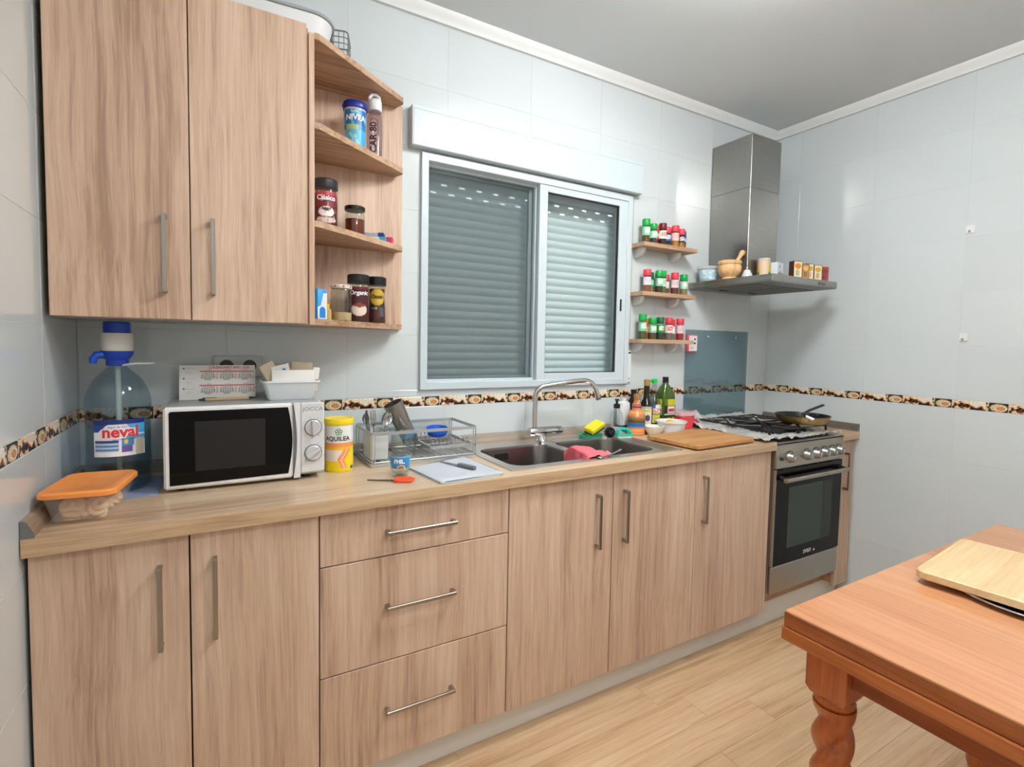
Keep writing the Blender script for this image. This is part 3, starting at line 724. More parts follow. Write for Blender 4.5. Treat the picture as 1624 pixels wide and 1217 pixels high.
m.box(0.10, TW-0.26, -0.078, -0.06, 0.632, 0.6995, 0.002).box(0.10, TW-0.26, -TD+0.06, -TD+0.078, 0.632, 0.6995, 0.002)
m.obj('apron', wood('apron_wood', '6E2C0E', '94451A', 'A95A28', 'y', 0.35, 0.9), tb)
def leg_mesh():
    m = M()
    m.rloft([(0.038, 0.038, 0.004, 0.585), (0.045, 0.045, 0.004, 0.600), (0.045, 0.045, 0.004, 0.6995)])
    m.lathe([(0.030, 0.560), (0.040, 0.566), (0.043, 0.575), (0.040, 0.586), (0.030, 0.590)], 24)
    # barley twist
    loops = []; n = 28
    for i in range(76):
        z = 0.10+(0.565-0.10)*i/75; tw = z*PI/0.085; e = min(1, (z-0.10)/0.03, (0.565-z)/0.03)
        lp_ = []
        for k in range(n):
            a = 2*PI*k/n; rr_ = 0.029+0.015*(1-e+e*abs(math.cos(a-tw))); lp_.append((rr_*math.cos(a), rr_*math.sin(a), z))
        loops.append(lp_)
    m.loft(loops)
    m.lathe([(0, 0), (0.026, 0), (0.040, 0.012), (0.046, 0.035), (0.044, 0.06), (0.034, 0.082), (0.040, 0.092), (0.036, 0.104), (0, 0.104)], 24)
    return m.mesh('leg', LEGW, 50)
lm = leg_mesh()
for x, y in ((0.085, -0.077), (1.02, -0.077), (0.085, -TD+0.08), (1.02, -TD+0.08)): link('leg', lm, tb, (x, y, 0))
# round steel tray and chopping board on the table
tr = thing('round_tray', 'round shiny steel tray under the bamboo board on the table', 'tray', (2.148, -1.588, 0.7705))
m = M(); m.lathe([(0, 0), (0.172, 0), (0.198, 0.012), (0.201, 0.014), (0.197, 0.0145), (0.171, 0.003), (0, 0.003)], 56); m.obj('dish', CHROME, tr)
M().tube([(0.200*math.cos(2*PI*k/56), 0.200*math.sin(2*PI*k/56), 0.0135) for k in range(56)], 0.0022, 8, closed=True).obj('rim', CHROME, tr)
bd = M(); bd.rloft([(0.196, 0.132, 0.02, 0), (0.20, 0.136, 0.022, 0.003), (0.20, 0.136, 0.022, 0.019), (0.197, 0.133, 0.02, 0.022)])
tag(bd.obj('chopping_board', BAMBOO, None, (2.163, -1.512, 0.7855), (0, 0, 0.09)), 'pale bamboo chopping board lying on the round tray on the table', 'chopping board')

# ------------------------------------------------------------------ sink and tap
ZP = HT+0.0035
sk_ = thing('kitchen_sink', 'double-bowl stainless steel sink set into the worktop', 'sink', (0, 0, HT))
cells = [((1.236, 1.622), (1.272, 1.600)), ((1.622, 2.072), (1.640, 1.972))]
HY = (-0.470, -0.150)
deck = M()
for (cx0, cx1), (hx0, hx1) in cells:
    r = 0.06; hole = []; outer = []; n = 8
    for ccx, ccy, ox, oy, a0 in ((hx1-r, HY[1]-r, cx1, -0.058, 0), (hx0+r, HY[1]-r, cx0, -0.058, PI/2), (hx0+r, HY[0]+r, cx0, -0.508, PI), (hx1-r, HY[0]+r, cx1, -0.508, 1.5*PI)):
        for i in range(n+1):
            t = PI/2*i/n; a = a0+t
            hole.append((ccx+r*math.cos(a), ccy+r*math.sin(a)))
            dx, dy = math.cos(a), math.sin(a)
            kx = abs((ox-ccx)/dx) if abs(dx) > 1e-6 else 1e9; ky = abs((oy-ccy)/dy) if abs(dy) > 1e-6 else 1e9
            k = min(kx, ky); outer.append((ccx+dx*k, ccy+dy*k))
        if True:   # snap the middle ray onto the very corner
            outer[-1-n//2] = (ox, oy)
    deck.loft([[(x, y, 0.0035) for x, y in outer], [(x, y, 0.0035) for x, y in hole]], False, False)
    deck.loft([[(x, y, 0.0005) for x, y in outer], [(x, y, 0.0035) for x, y in outer]], False, False)
    b = M(); hc = ((hx0+hx1)/2, (HY[0]+HY[1])/2)
    def ins(k, z): return [(hc[0]+(x-hc[0])*k, hc[1]+(y-hc[1])*k, z) for x, y in hole]
    b.loft([ins(1, 0.0035), ins(0.994, 0.0005), ins(0.985, -0.006), ins(0.95, -0.135), ins(0.91, -0.150), ins(0.80, -0.154), ins(0.14, -0.157)], False, True)
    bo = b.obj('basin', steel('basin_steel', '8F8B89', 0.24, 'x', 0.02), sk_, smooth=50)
    M().lathe([(0, 0), (0.040, 0), (0.042, 0.003), (0.034, 0.0035), (0.020, 0.001), (0, 0.001)], 24, (hc[0], hc[1], -0.1565)).obj('drain', CHROME, bo)
    if hx0 < 1.5:
        q = M(); q.rloft([(0.030, 0.014, 0.006, 0), (0.030, 0.014, 0.006, 0.0025), (0.024, 0.009, 0.004, 0.0028)], mtx=Matrix.Translation((hx0+0.12, HY[1]-0.006, -0.035)) @ Matrix.Rotation(PI/2, 4, 'X'))
        q.obj('overflow', mat('overflow_dark', '55504E', 0.35, 0.9), bo)
deck.obj('deck', SINKM, sk_, smooth=30)
m = M(); m.box(1.985, 2.060, -0.47, -0.09, 0.0036, 0.0046, 0.0004); m.obj('drip_ledge', STEEL, sk_)
tp = thing('kitchen_tap', 'chrome swan-neck mixer tap behind the sink', 'tap', (1.622, -0.105, ZP+0.0002))
m = M(); m.lathe([(0, 0), (0.026, 0), (0.026, 0.005), (0.022, 0.010), (0.0205, 0.030), (0, 0.030)], 24); m.obj('base', CHROME, tp)
m = M(); m.tube([(-0.068, 0, 0.044), (-0.062, 0, 0.044), (0.075, -0.003, 0.044), (0.080, -0.003, 0.044)], [0.019, 0.0215, 0.0215, 0.019], 20); m.obj('body', CHROME, tp)
m = M(); m.tube([(0.082, -0.003, 0.044), (0.100, -0.004, 0.044), (0.104, -0.004, 0.045)], [0.0205, 0.0205, 0.016], 20)
m.tube([(0.100, -0.006, 0.048), (0.165, -0.020, 0.056)], [0.006, 0.005], 10, flat=0.6); m.obj('lever', CHROME, tp)
sp = [(-0.040, 0, 0.05), (-0.040, 0, 0.12), (-0.038, 0, 0.19)]
for i in range(7):
    a = PI-PI/2*0.93*i/6; sp.append((0.005+0.043*math.cos(a), -0.002*i, 0.205+0.043*math.sin(a)))
sp += [(0.12, -0.030, 0.264), (0.165, -0.040, 0.270)]
for i in range(1, 8):
    a = PI/2-PI/2*0.88*i/7+0.1; sp.append((0.195+0.058*math.cos(a), -0.042-0.003*i, 0.214+0.058*math.sin(a)))
sp += [(0.262, -0.066, 0.196)]
m = M(); m.tube(sp, 0.0115, 14); m.obj('spout', CHROME, tp)
m = M(); m.cyl((0.2622, -0.0662, 0.196), (0.2655, -0.067, 0.184), 0.0125, 14); m.obj('aerator', mat('aerator_grey', '8A8A8C', 0.3, 0.9), tp)

# ------------------------------------------------------------------ microwave and what stands on it
mw = thing('microwave_oven', 'white microwave oven with black door and two round dials', 'microwave', (0.236, -0.312, HT))
ww = 0.424
for x in (0.04, ww-0.05):
    for y in (0.04, 0.22): M().cyl((x, y, 0), (x, y, 0.012), 0.012, 12).obj('foot', BLACK, mw)
m = M(); m.box(0.003, ww-0.003, 0.012, 0.270, 0.012, 0.238, 0.006); bo = m.obj('body', mat('mw_body', 'B4B8BA', 0.4, 0.3), mw)
for k in range(9):
    M().box(0.0005, 0.0032, 0.06+0.018*k, 0.07+0.018*k, 0.07, 0.16).obj('vent', BLACK, bo)
m = M(); m.box(0, 0.332, -0.004, 0.0115, 0.010, 0.242, 0.006); dr = m.obj('door', mat('mw_white', 'E8E8E8', 0.35), mw)
# black glass with a bowed right edge
pts = [(0.014, 0.022), (0.318, 0.026)]+[(0.318+0.012*math.sin(PI*i/8), 0.026+0.204*i/8) for i in range(1, 8)]+[(0.318, 0.230), (0.018, 0.230), (0.014, 0.226)]
m = M(); m.loft([[(x, y, z) for x, z in pts] for y in (-0.0058, -0.004)]); gl = m.obj('door_glass', BLACKG, dr, smooth=0)
m = M(); m.box(0.075, 0.255, -0.0064, -0.0058, 0.058, 0.200, 0.0002); m.obj('viewing_mesh', mat('mw_mesh', '1A1A1C', 0.12, 0, 0.5), gl)
arc = [(0.333+0.010*math.sin(PI*i/8), 0.010+0.232*i/8) for i in range(9)]
m = M(); m.loft([[(x, y, z) for x, z in arc]+[(0.352, y, 0.242), (0.352, y, 0.010)] for y in (-0.010, 0.0115)]); m.obj('door_handle', mat('mw_handle', 'DCDDDE', 0.35), mw, smooth=30)
m = M(); m.box(0.352, ww, -0.006, 0.0115, 0.020, 0.242, 0.005); pnl = m.obj('control_panel', mat('mw_panel', 'D4D6D7', 0.4), mw)
text('JOCCA', 0.0165, pnl, (0.389, -0.0063, 0.221), (PI/2, 0, 0), mat('grey_ink', '6F7376', 0.5), sx=1.15)
for z, ang in ((0.163, 0.05), (0.083, -1.02)):
    T_ = Matrix.Translation((0.390, -0.0060, z)) @ Matrix.Rotation(PI/2, 4, 'X')
    M().lathe([(0, 0), (0.0265, 0), (0.0265, 0.0008), (0, 0.0008)], 28, mtx=T_).obj('dial_ring', mat('dial_dark', '55585B', 0.4), pnl)
    m = M(); m.lathe([(0, 0.0009), (0.0245, 0.0009), (0.0238, 0.006), (0.021, 0.008), (0, 0.008)], 28, mtx=T_); kb = m.obj('dial', mat('dial_silver', 'D2D3D5', 0.3, 0.3), pnl)
    m = M(); m.box(-0.006, 0.006, -0.0235, 0.0235, 0.006, 0.017, 0.003, mtx=T_ @ Matrix.Rotation(ang, 4, 'Z')); m.obj('grip', MC['dial_silver'], kb)
    tk = M()
    for k in range(8):
        a = PI*0.75+k*2*PI/9; c, s_ = math.cos(a), math.sin(a)
        tk.box(-0.0007, 0.0007, 0.0305, 0.034, 0, 0.0003, mtx=T_ @ Matrix.Rotation(a, 4, 'Z'))
    o = tk.obj('tick_marks', MC['grey_ink'], pnl); o['kind'] = 'stuff'
MT = HT+0.2383
# desk calendar
cl = thing('desk_calendar', 'white desk calendar card with red headings on the microwave', 'calendar', (0.370, -0.090, MT), rz=-0.02)
tilt = 0.22; h_ = 0.112; wd = 0.216
R_ = (PI/2-tilt, 0, 0)
m = M(); m.loft([[(x, 0.0, 0.0), (x, h_*math.sin(tilt), h_*math.cos(tilt)), (x, h_*math.sin(tilt)+0.024, 0.0), (x, h_*math.sin(tilt)+0.022, 0.0), (x, h_*math.sin(tilt)+0.0005, h_*math.cos(tilt)-0.004), (x, 0.0016, 0.0)] for x in (-wd/2, wd/2)]); m.obj('card', PAPER, cl, smooth=0)
def onc(x, y): return (x, y*math.sin(tilt)-0.0006, y*math.cos(tilt)+0.0002)
text('CALENDARIO AÑO 2020', 0.0105, cl, onc(0.032, h_-0.008), R_, REDINK, bold=0.0002)
for row in range(2):
    yb = h_-0.0205-0.046*row
    q = M(); q.box(-0.052, 0.104, -0.0018, 0.0018, 0, 0.0002); q.obj('red_bar', mat('red_bar', 'E8646C', 0.6), cl, onc(0, yb), R_)
    for cix, nm in enumerate((('ENERO', 'FEBRERO', 'MARZO'), ('ABRIL', 'MAYO', 'JUNIO'))[row]):
        xx = -0.026+0.053*cix
        text(nm, 0.0048, cl, onc(xx, yb+0.0045), R_, REDINK)
        rows_ = []
        dnum = 1
        for r_ in range(5):
            rows_.append(' '.join('%2d' % (dnum+i) for i in range(6) if dnum+i <= 31)); dnum += 7
        text('\n'.join(rows_), 0.0054, cl, onc(xx-0.003, yb-0.016), R_, DARKINK, bold=0.0002, name='day_numbers')
        text('\n'.join(str(d) for d in (7, 14, 21, 28)), 0.0054, cl, onc(xx+0.0225, yb-0.014), R_, REDINK, bold=0.0002, name='sunday_numbers')
for k in range(3):
    text(('Suministros', 'Bodegas del Sur', 'Instalaciones')[k] if False else '■ ————', 0.0065, cl, onc(-0.082, h_-0.011-0.033*k), R_, mat('blue_grey_ink', '5D6785', 0.5))
    text('—————\n————\n—————', 0.0036, cl, onc(-0.082, h_-0.024-0.033*k), R_, MC['grey_ink'])
# pen in front of it
pe = thing('ball_pen', 'beige and green ball pen lying before the calendar', 'pen', (0.395, -0.136, MT+0.0052), rot=(0, 0, 0.14))
M().cyl((-0.062, 0, 0), (0.062, 0, 0), 0.0045, 12).obj('barrel', mat('pen_beige', 'D9B98A', 0.5), pe)
M().tube([(-0.062, 0, 0), (-0.068, 0, 0), (-0.080, 0, 0)], [0.0046, 0.0044, 0.0025], 12).obj('end_cap', mat('pen_green', '18403A', 0.4), pe)
M().tube([(0.062, 0, 0), (0.068, 0, 0), (0.084, 0, 0)], [0.0044, 0.0040, 0.0014], 12).obj('tip', MC['pen_green'], pe)
M().box(-0.070, -0.030, -0.0015, 0.0015, 0.0046, 0.0058).obj('clip', MC['pen_green'], pe)
# basket with papers
bk = thing('plastic_basket', 'white plastic basket of papers on the microwave', 'basket', (0.578, -0.152, MT))
m = M()
m.rloft([(0.066, 0.038, 0.010, 0), (0.070, 0.042, 0.012, 0.004), (0.084, 0.056, 0.014, 0.056), (0.089, 0.061, 0.016, 0.058), (0.089, 0.061, 0.016, 0.064), (0.086, 0.058, 0.015, 0.064), (0.081, 0.053, 0.013, 0.058), (0.067, 0.039, 0.011, 0.006), (0.05, 0.025, 0.01, 0.005)]); m.obj('tub', WHITE, bk)
def card(name, label, cat, w, h, t, loc, rot, material):
    m = M(); m.box(-w/2, w/2, -t/2, t/2, 0, h, min(t/3, 0.002)); return tag(m.obj(name, material, None, loc, rot), label, cat)
card('envelope', 'white envelope standing at the front of the plastic basket', 'envelope', 0.132, 0.088, 0.004, (0.586, -0.184, MT+0.010), (-0.10, 0, 0.0), PAPER)
card('cardboard_box', 'opened brown cardboard carton leaning out of the plastic basket', 'carton', 0.046, 0.106, 0.024, (0.552, -0.155, MT+0.026), (0, -0.50, 0.1), mat('cardboard', 'CBBBA2', 0.8))
card('leaflet', 'white leaflet with a blue dot in the plastic basket', 'leaflet', 0.055, 0.088, 0.003, (0.566, -0.170, MT+0.028), (0, -0.25, 0.0), PAPER)
M().cyl((0.558, -0.1755, MT+0.098), (0.558, -0.1725, MT+0.098), 0.006, 12).obj('blue_dot', mat('dot_blue', '3F87C8', 0.5), bpy.data.objects['leaflet'], smooth=0)
o = bpy.data.objects['blue_dot']; o.matrix_parent_inverse = Matrix.LocRotScale(Vector((0.566, -0.170, MT+0.028)), Euler((0, -0.25, 0)), None).inverted()
card('paper_packet', 'beige printed packet at the back of the plastic basket', 'packet', 0.068, 0.100, 0.016, (0.612, -0.140, MT+0.022), (0, 0.05, 0), mat('packet_beige', 'C8B6A0', 0.7, bump=0.2, bscale=120))
card('receipt_stack', 'stack of white slips standing in the plastic basket', 'paper', 0.022, 0.082, 0.010, (0.655, -0.135, MT+0.022), (0, 0.12, 0), PAPER)

# ------------------------------------------------------------------ water bottle, cloth, biscuit tub
wb = thing('water_bottle', 'large blue-tinted plastic water bottle with hand pump', 'water bottle', (0.124, -0.196, HT+0.0035), rz=0)
R0 = 0.076
prof = [(0, 0.004), (0.05, 0.001), (0.066, 0.003), (R0-0.002, 0.012), (R0, 0.022), (R0-0.004, 0.032), (R0, 0.042), (R0-0.005, 0.052), (R0, 0.062), (R0, 0.09), (R0-0.0015, 0.10), (R0-0.0015, 0.215), (R0, 0.222), (R0+0.0008, 0.235), (R0-0.001, 0.262), (R0-0.008, 0.285), (0.055, 0.312), (0.036, 0.332), (0.022, 0.346), (0.021, 0.362)]
m = M(); m.lathe(prof, 40); m.obj('body', glass('bottle_blue', 'DDE9EF', 0.16, 0.04), wb)
m = M(); m.lathe([(0, 0.006), (R0-0.006, 0.012), (R0-0.0045, 0.05), (R0-0.004, 0.19), (0, 0.19)], 36); m.obj('water', glass('water_tint', 'EDF3F6', 0.06, 0.02), wb)
m = M(); m.cyl((0, 0, 0.012), (0, 0, 0.35), 0.007, 12); m.obj('dip_tube', milky('tube_milky', 'E6E8DF', 0.75), wb)
m = M(); m.tube([(0.020, 0, 0.352), (0.040, 0.01, 0.356), (0.082, 0.02, 0.356), (0.083, 0.0, 0.356), (0.040, -0.014, 0.356), (0.012, -0.020, 0.352)], 0.0035, 8); m.obj('carry_handle', milky('handle_clear', 'DDE6EA', 0.55), wb)
PUMPB = mat('pump_blue', '1440B4', 0.35)
m = M(); m.lathe([(0.024, 0.350), (0.0265, 0.352), (0.0265, 0.366), (0.031, 0.372), (0.037, 0.382), (0.038, 0.392), (0, 0.392)], 28); pu = m.obj('pump', PUMPB, wb)
m = M(); m.tube([(-0.026, -0.012, 0.382), (-0.044, -0.020, 0.380), (-0.050, -0.023, 0.370), (-0.051, -0.024, 0.357)], [0.011, 0.0105, 0.010, 0.0085], 12); m.obj('spout', mat('spout_blue', '1F58DA', 0.25), pu)
m = M(); m.lathe([(0, 0.392), (0.0365, 0.392), (0.0375, 0.395), (0.0375, 0.438), (0.036, 0.442), (0, 0.442)], 28); m.obj('pump_collar', mat('pump_white', 'D9D8D4', 0.5), pu)
m = M(); m.lathe([(0, 0.442), (0.0315, 0.442), (0.0315, 0.470), (0.029, 0.4735), (0, 0.4735)], 28); m.obj('pump_cap', PUMPB, pu)
fa = facing(0.124, -0.196)
def neval(u, v):
    c = H('F2F5FA')
    if v > 0.88: c = H('23327E')
    elif v > 0.60 and u > 0.62+0.9*(0.86-v): c = H('49AEE6') if u > 0.8 or v > 0.76 else H('D8ECF8')
    elif v > 0.66 and u < 0.30-0.9*(0.90-v): c = H('2A4BA0')
    elif v < 0.48 and 0.02 < u < 0.48 and v > 0.12: c = mix(H('3F7FC4'), H('CFE3F5'), 0.5+0.5*math.sin(v*60)) if v < 0.38 else (H('2E3F92') if v < 0.44 else c)
    elif v < 0.48 and 0.52 < u < 0.76 and v > 0.10: c = H('4E93D2') if v > 0.28 else (H('6A5BA5') if u < 0.72 else c)
    elif v < 0.46 and 0.79 < u < 0.97: c = H('CFC7B9')
    elif v < 0.56 and u > 0.60 and v > 0.42+0.1*(1-u): c = H('5FB8EA')
    if (u-0.61)**2*3+(v-0.40)**2 < 0.004: c = H('F0D23C')
    return c
wrap_print('label', neval, R0, fa+0.02, 1.62, 0.105, 0.205, 60, 44, wb)
wrap_text('neval', 0.042, R0+0.0004, fa+0.04, 0.171, wb, REDINK, bold=0.0012, sx=0.98)
wrap_text('Agua de Sierra', 0.0085, R0+0.0004, fa, 0.186, wb, mat('label_blue', '2B4DA5', 0.5))
wrap_text('agua mineral natural', 0.006, R0+0.0004, fa+0.12, 0.152, wb, MC['label_blue'])
# folded blue cloth under the bottle
m = M(); m.prism([(0.03, -0.09), (0.03, -0.28), (0.075, -0.315), (0.222, -0.318), (0.224, -0.09)], HT+0.0002, HT+0.0030, 0.001)
m2 = tag(m.obj('folded_cloth', mat('blue_cloth', '8FA0C4', 0.9, bump=0.3, bscale=400), None), 'folded pale blue cloth under the water bottle', 'cloth')
# biscuit tub
bt = thing('food_container', 'clear food tub with orange lid full of ring biscuits', 'food container', (0.094, -0.400, HT), rz=-0.12)
m = M(); m.rloft([(0.050, 0.076, 0.018, 0.0004), (0.056, 0.082, 0.022, 0.004), (0.069, 0.097, 0.024, 0.066), (0.072, 0.100, 0.025, 0.068)], True, False); m.obj('tub', milky('tub_plastic', 'F4EBE6', 0.24, 0.12), bt)
m = M(); m.rloft([(0.0745, 0.1025, 0.026, 0.062), (0.0765, 0.106, 0.028, 0.064), (0.0765, 0.106, 0.028, 0.073), (0.0725, 0.102, 0.026, 0.077), (0.060, 0.088, 0.022, 0.078), (0.056, 0.084, 0.02, 0.0755), (0.02, 0.03, 0.01, 0.0755)]); m.obj('lid', mat('orange_lid', 'F4984A', 0.4), bt)
def ring_mesh(R, r):
    m = M(); pts = [(R*math.cos(2*PI*i/14), R*math.sin(2*PI*i/14), 0) for i in range(14)]; m.tube(pts, r, 8, closed=True, flat=0.75)
    return m.mesh('ring_biscuit', mat('biscuit', 'E6C294', 0.7, bump=0.4, bscale=160), 60)
RB = [ring_mesh(0.0105, 0.0080), ring_mesh(0.0118, 0.0086)]
rnd = random.Random(3); cnt = 0
for layer in range(3):
    z = HT+0.0095+0.0125*layer; sx_ = 0.024+0.004*layer; sy_ = 0.050+0.004*layer
    for i in range(4):
        for j in range(5):
            if layer == 2 and rnd.random() < 0.35: continue
            x = -sx_+2*sx_*(i/3)+rnd.uniform(-.004, .004); y = -sy_+2*sy_*(j/4)+rnd.uniform(-.004, .004)
            if layer in (0, 1) and 0 < i < 3 and 0 < j < 4: continue   # the middle of the heap shows nothing
            p = Matrix.Rotation(-0.12, 4, 'Z') @ Vector((x, y, 0))
            o = link('ring_biscuit', RB[cnt % 2], None, (0.094+p.x, -0.400+p.y, z+rnd.uniform(-.001, .002)), ((rnd.uniform(0.7, 1.3) if j == 0 else rnd.uniform(-.5, .5)), rnd.uniform(-.5, .5), (rnd.uniform(-.5, .3) if j == 0 else rnd.uniform(0, 3))))
            tag(o, 'small ring-shaped biscuit in the orange-lidded tub', 'biscuit', 'ring biscuits in the tub'); cnt += 1

# ------------------------------------------------------------------ yellow tin
cn = thing('supplement_tin', 'yellow and white round tin with printed leg beside the microwave', 'tin', (0.722, -0.228, HT))
m = M(); m.lathe([(0, 0), (0.044, 0), (0.0455, 0.002), (0.0455, 0.158), (0, 0.158)], 40); m.obj('body', mat('tin_yellow', 'F4D516', 0.4), cn)
m = M(); m.lathe([(0, 0.158), (0.0475, 0.157), (0.048, 0.159), (0.048, 0.174), (0.047, 0.176), (0.044, 0.176), (0.043, 0.1735), (0, 0.1735)], 40); m.obj('lid', mat('lid_yellow', 'F6DA1C', 0.4), cn)
fa = facing(0.722, -0.228)
def aq(u, v):
    if v > 0.62: c = H('ECEBE8'); 
    elif v > 0.53: c = H('EF9A55')
    elif v > 0.48: c = H('F3B93A')
    elif v > 0.22 and u < 0.56-0.0*v: c = H('F0DED6') if v < 0.46 else H('F3C955')
    else: c = H('F4D516')
    # bent leg
    s = (v-0.05)/0.42
    if 0 < s < 1:
        cx = 0.60+0.10*abs(s-0.48)*2*(1 if s > 0.48 else 0.35)-0.07*(1-abs(s-0.48)*2)
        if abs(u-cx) < 0.085+0.02*(s > 0.5): c = H('EE9A66') if abs(u-cx) > 0.02 else H('F7C3A0')
    if u > 0.80 and v < 0.52: c = H('F2DC2E')
    if 0.80 < u < 0.95 and 0.03 < v < 0.09: c = H('2A5C74')
    if u > 0.82 and v > 0.64: c = H('D9E6EA')
    return c
wrap_print('label', aq, 0.0455, fa+0.05, 2.7, 0.004, 0.155, 70, 60, cn)
wrap_text('AQUILEA', 0.0205, 0.0462, fa-0.12, 0.112, cn, DARKINK, bold=0.0004)
lf = M()
for k in range(5):
    a = PI/2+k*2*PI/5; cx, cy = 0.007*math.cos(a), 0.007*math.sin(a)
    q = [(cx+0.0055*math.cos(t*PI/6), cy+0.0055*math.sin(t*PI/6)) for t in range(12)]
    qi = [(cx+0.0032*math.cos(t*PI/6), cy+0.0032*math.sin(t*PI/6)) for t in range(12)]
    rad = 0.0466
    f3 = lambda p: (rad*math.cos(fa-0.02+p[0]/rad), rad*math.sin(fa-0.02+p[0]/rad), 0.135+p[1])
    lf.loft([[f3(p) for p in q], [f3(p) for p in qi]], False, False)
o = lf.obj('clover_logo', mat('logo_green', '2E8B57', 0.5), cn); o['kind'] = 'stuff'

# ------------------------------------------------------------------ dish rack and what dries in it
WIRE = mat('grey_wire', 'B9BDBF', 0.35, 0.6)
dk = thing('dish_rack', 'grey wire dish rack with raised rail on the worktop', 'dish rack', (0.822, -0.262, HT))
RW, RD = 0.402, 0.240
def rect(x0, x1, y0, y1, z, r=0.012):
    p = []
    for cx, cy, a0 in ((x1-r, y1-r, 0), (x0+r, y1-r, PI/2), (x0+r, y0+r, PI), (x1-r, y0+r, 1.5*PI)):
        for i in range(4): a = a0+PI/2*i/3; p.append((cx+r*math.cos(a), cy+r*math.sin(a), z))
    return p
def band(loop, h, t):
    m = M(); cx = sum(p[0] for p in loop)/len(loop); cy = sum(p[1] for p in loop)/len(loop)
    def k(p, d, dz):
        v = Vector((p[0]-cx, p[1]-cy)); return (p[0]-math.copysign(min(d, abs(v.x)), v.x), p[1]-math.copysign(min(d, abs(v.y)), v.y), p[2]+dz)
    m.loft([[k(p, 0, -h/2) for p in loop], [k(p, 0, h/2) for p in loop], [k(p, t, h/2) for p in loop], [k(p, t, -h/2) for p in loop], [k(p, 0, -h/2) for p in loop]], False, False); return m
band(rect(0, RW, 0, RD, 0.116), 0.011, 0.0035).obj('top_rail', WIRE, dk)
band(rect(0.215, RW, 0.004, RD-0.004, 0.050), 0.010, 0.012).obj('shelf_rail', WIRE, dk)
M().tube(rect(0.004, RW-0.004, 0.004, RD-0.004, 0.016), 0.0026, 6, closed=True).obj('base_rail', WIRE, dk)
for x, y in ((0.004, 0.004), (RW-0.004, 0.004), (0.004, RD-0.004), (RW-0.004, RD-0.004)):
    for dx in (0, 0.010 if x < 0.2 else -0.010):
        M().cyl((x+dx, y, 0.0035), (x+dx, y, 0.116), 0.002, 6).obj('upright', WIRE, dk)
for i in range(17):
    x = 0.018+(RW-0.036)*i/16
    M().cyl((x, 0.004, 0.016), (x, RD-0.004, 0.016), 0.0015, 6).obj('base_wire', WIRE, dk)
for i in range(10):      # plate slots: bent wires standing in two rows
    for yy in (0.020, RD-0.060):
        x = 0.232+0.016*i; pts = [(x, yy, 0.050)]+[(x, yy+0.010-0.010*math.cos(PI*k/6), 0.064+0.010*math.sin(PI*k/6)) for k in range(7)]+[(x, yy+0.020, 0.050)]
        M().tube(pts, 0.0014, 6).obj('plate_slot', WIRE, dk)
for i in range(10):
    x = 0.232+0.016*i; M().cyl((x, 0.010, 0.050), (x, RD-0.010, 0.050), 0.0013, 6).obj('shelf_wire', WIRE, dk)
m = M(); m.rloft([(0.200, 0.120, 0.012, 0.0005), (0.206, 0.126, 0.014, 0.012), (0.204, 0.124, 0.014, 0.012), (0.199, 0.119, 0.012, 0.0015)], True, True, c=(RW/2, RD/2))
tag(m.obj('drip_tray', milky('tray_clear', 'E8ECEC', 0.45, 0.15), None, (0.822, -0.262, HT)), 'clear plastic drip tray under the dish rack', 'tray')
# cutlery cup
cc = thing('cutlery_cup', 'white translucent cutlery cup at the left end of the dish rack', 'cutlery cup', (0.862, -0.170, HT+0.0185))
m = M(); m.rloft([(0.030, 0.052, 0.008, 0), (0.032, 0.054, 0.009, 0.002), (0.034, 0.056, 0.010, 0.098), (0.032, 0.054, 0.009, 0.098), (0.030, 0.052, 0.008, 0.004), (0.02, 0.03, 0.005, 0.003)]); m.obj('cup', milky('cup_milky', 'E9EDEE', 0.62), cc)
CUT = mat('cutlery_steel', 'B9BABD', 0.18, 1.0)
def handle_path(L): return [(0, 0, 0), (0, 0, L*0.5), (0, 0, L)], [0.0045, 0.004, 0.0026]
def spoon(name, label, loc, rot, big=1.0):
    t = thing(name, label, 'spoon', loc, rot=rot)
    p, r = handle_path(0.115); M().tube(p, r, 8, flat=0.4).obj('handle', CUT, t)
    m = M(); m.grid(lambda u, v: ((u-0.5)*0.036*big*math.sin(PI*min(1, max(0.04, v)*0.97+0.02))**0.6, 0.008*(1-(2*u-1)**2)*math.sin(PI*v), 0.112+0.052*big*v), 10, 12); m.obj('bowl', CUT, t); return t
def fork(label, loc, rot):
    t = thing('fork', label, 'fork', loc, rot=rot)
    p, r = handle_path(0.115); M().tube(p, r, 8, flat=0.4).obj('handle', CUT, t)
    M().prism([(-0.003, 0.112), (-0.011, 0.128), (-0.012, 0.142), (0.012, 0.142), (0.011, 0.128), (0.003, 0.112)], -0.001, 0.001, mtx=Matrix.Rotation(PI/2, 4, 'X')).obj('neck', CUT, t)
    for k in range(4):
        x = -0.0102+0.0068*k; M().tube([(x, 0, 0.141), (x, 0.001, 0.155), (x*0.95, 0.003, 0.172)], [0.0019, 0.0018, 0.0008], 6).obj('tine', CUT, t)
    return t
zc_ = HT+0.0225
fork('steel fork standing tines up in the cutlery cup', (0.853, -0.195, zc_), (0.05, -0.10, 0.4))
spoon('tablespoon', 'steel tablespoon standing bowl up beside the fork in the cutlery cup', (0.868, -0.198, zc_), (0.10, 0.12, 0.3))
spoon('teaspoon', 'small steel spoon at the back of the cutlery cup', (0.850, -0.150, zc_), (-0.06, -0.12, 0.2), 0.8)
spoon('tablespoon', 'steel tablespoon leaning towards the tumbler in the cutlery cup', (0.874, -0.162, zc_), (0.02, 0.36, 0.5))
kn = thing('table_knife', 'table knife with dark blade edge at the left of the cutlery cup', 'knife', (0.846, -0.172, zc_), rot=(0.05, -0.16, 0.3))
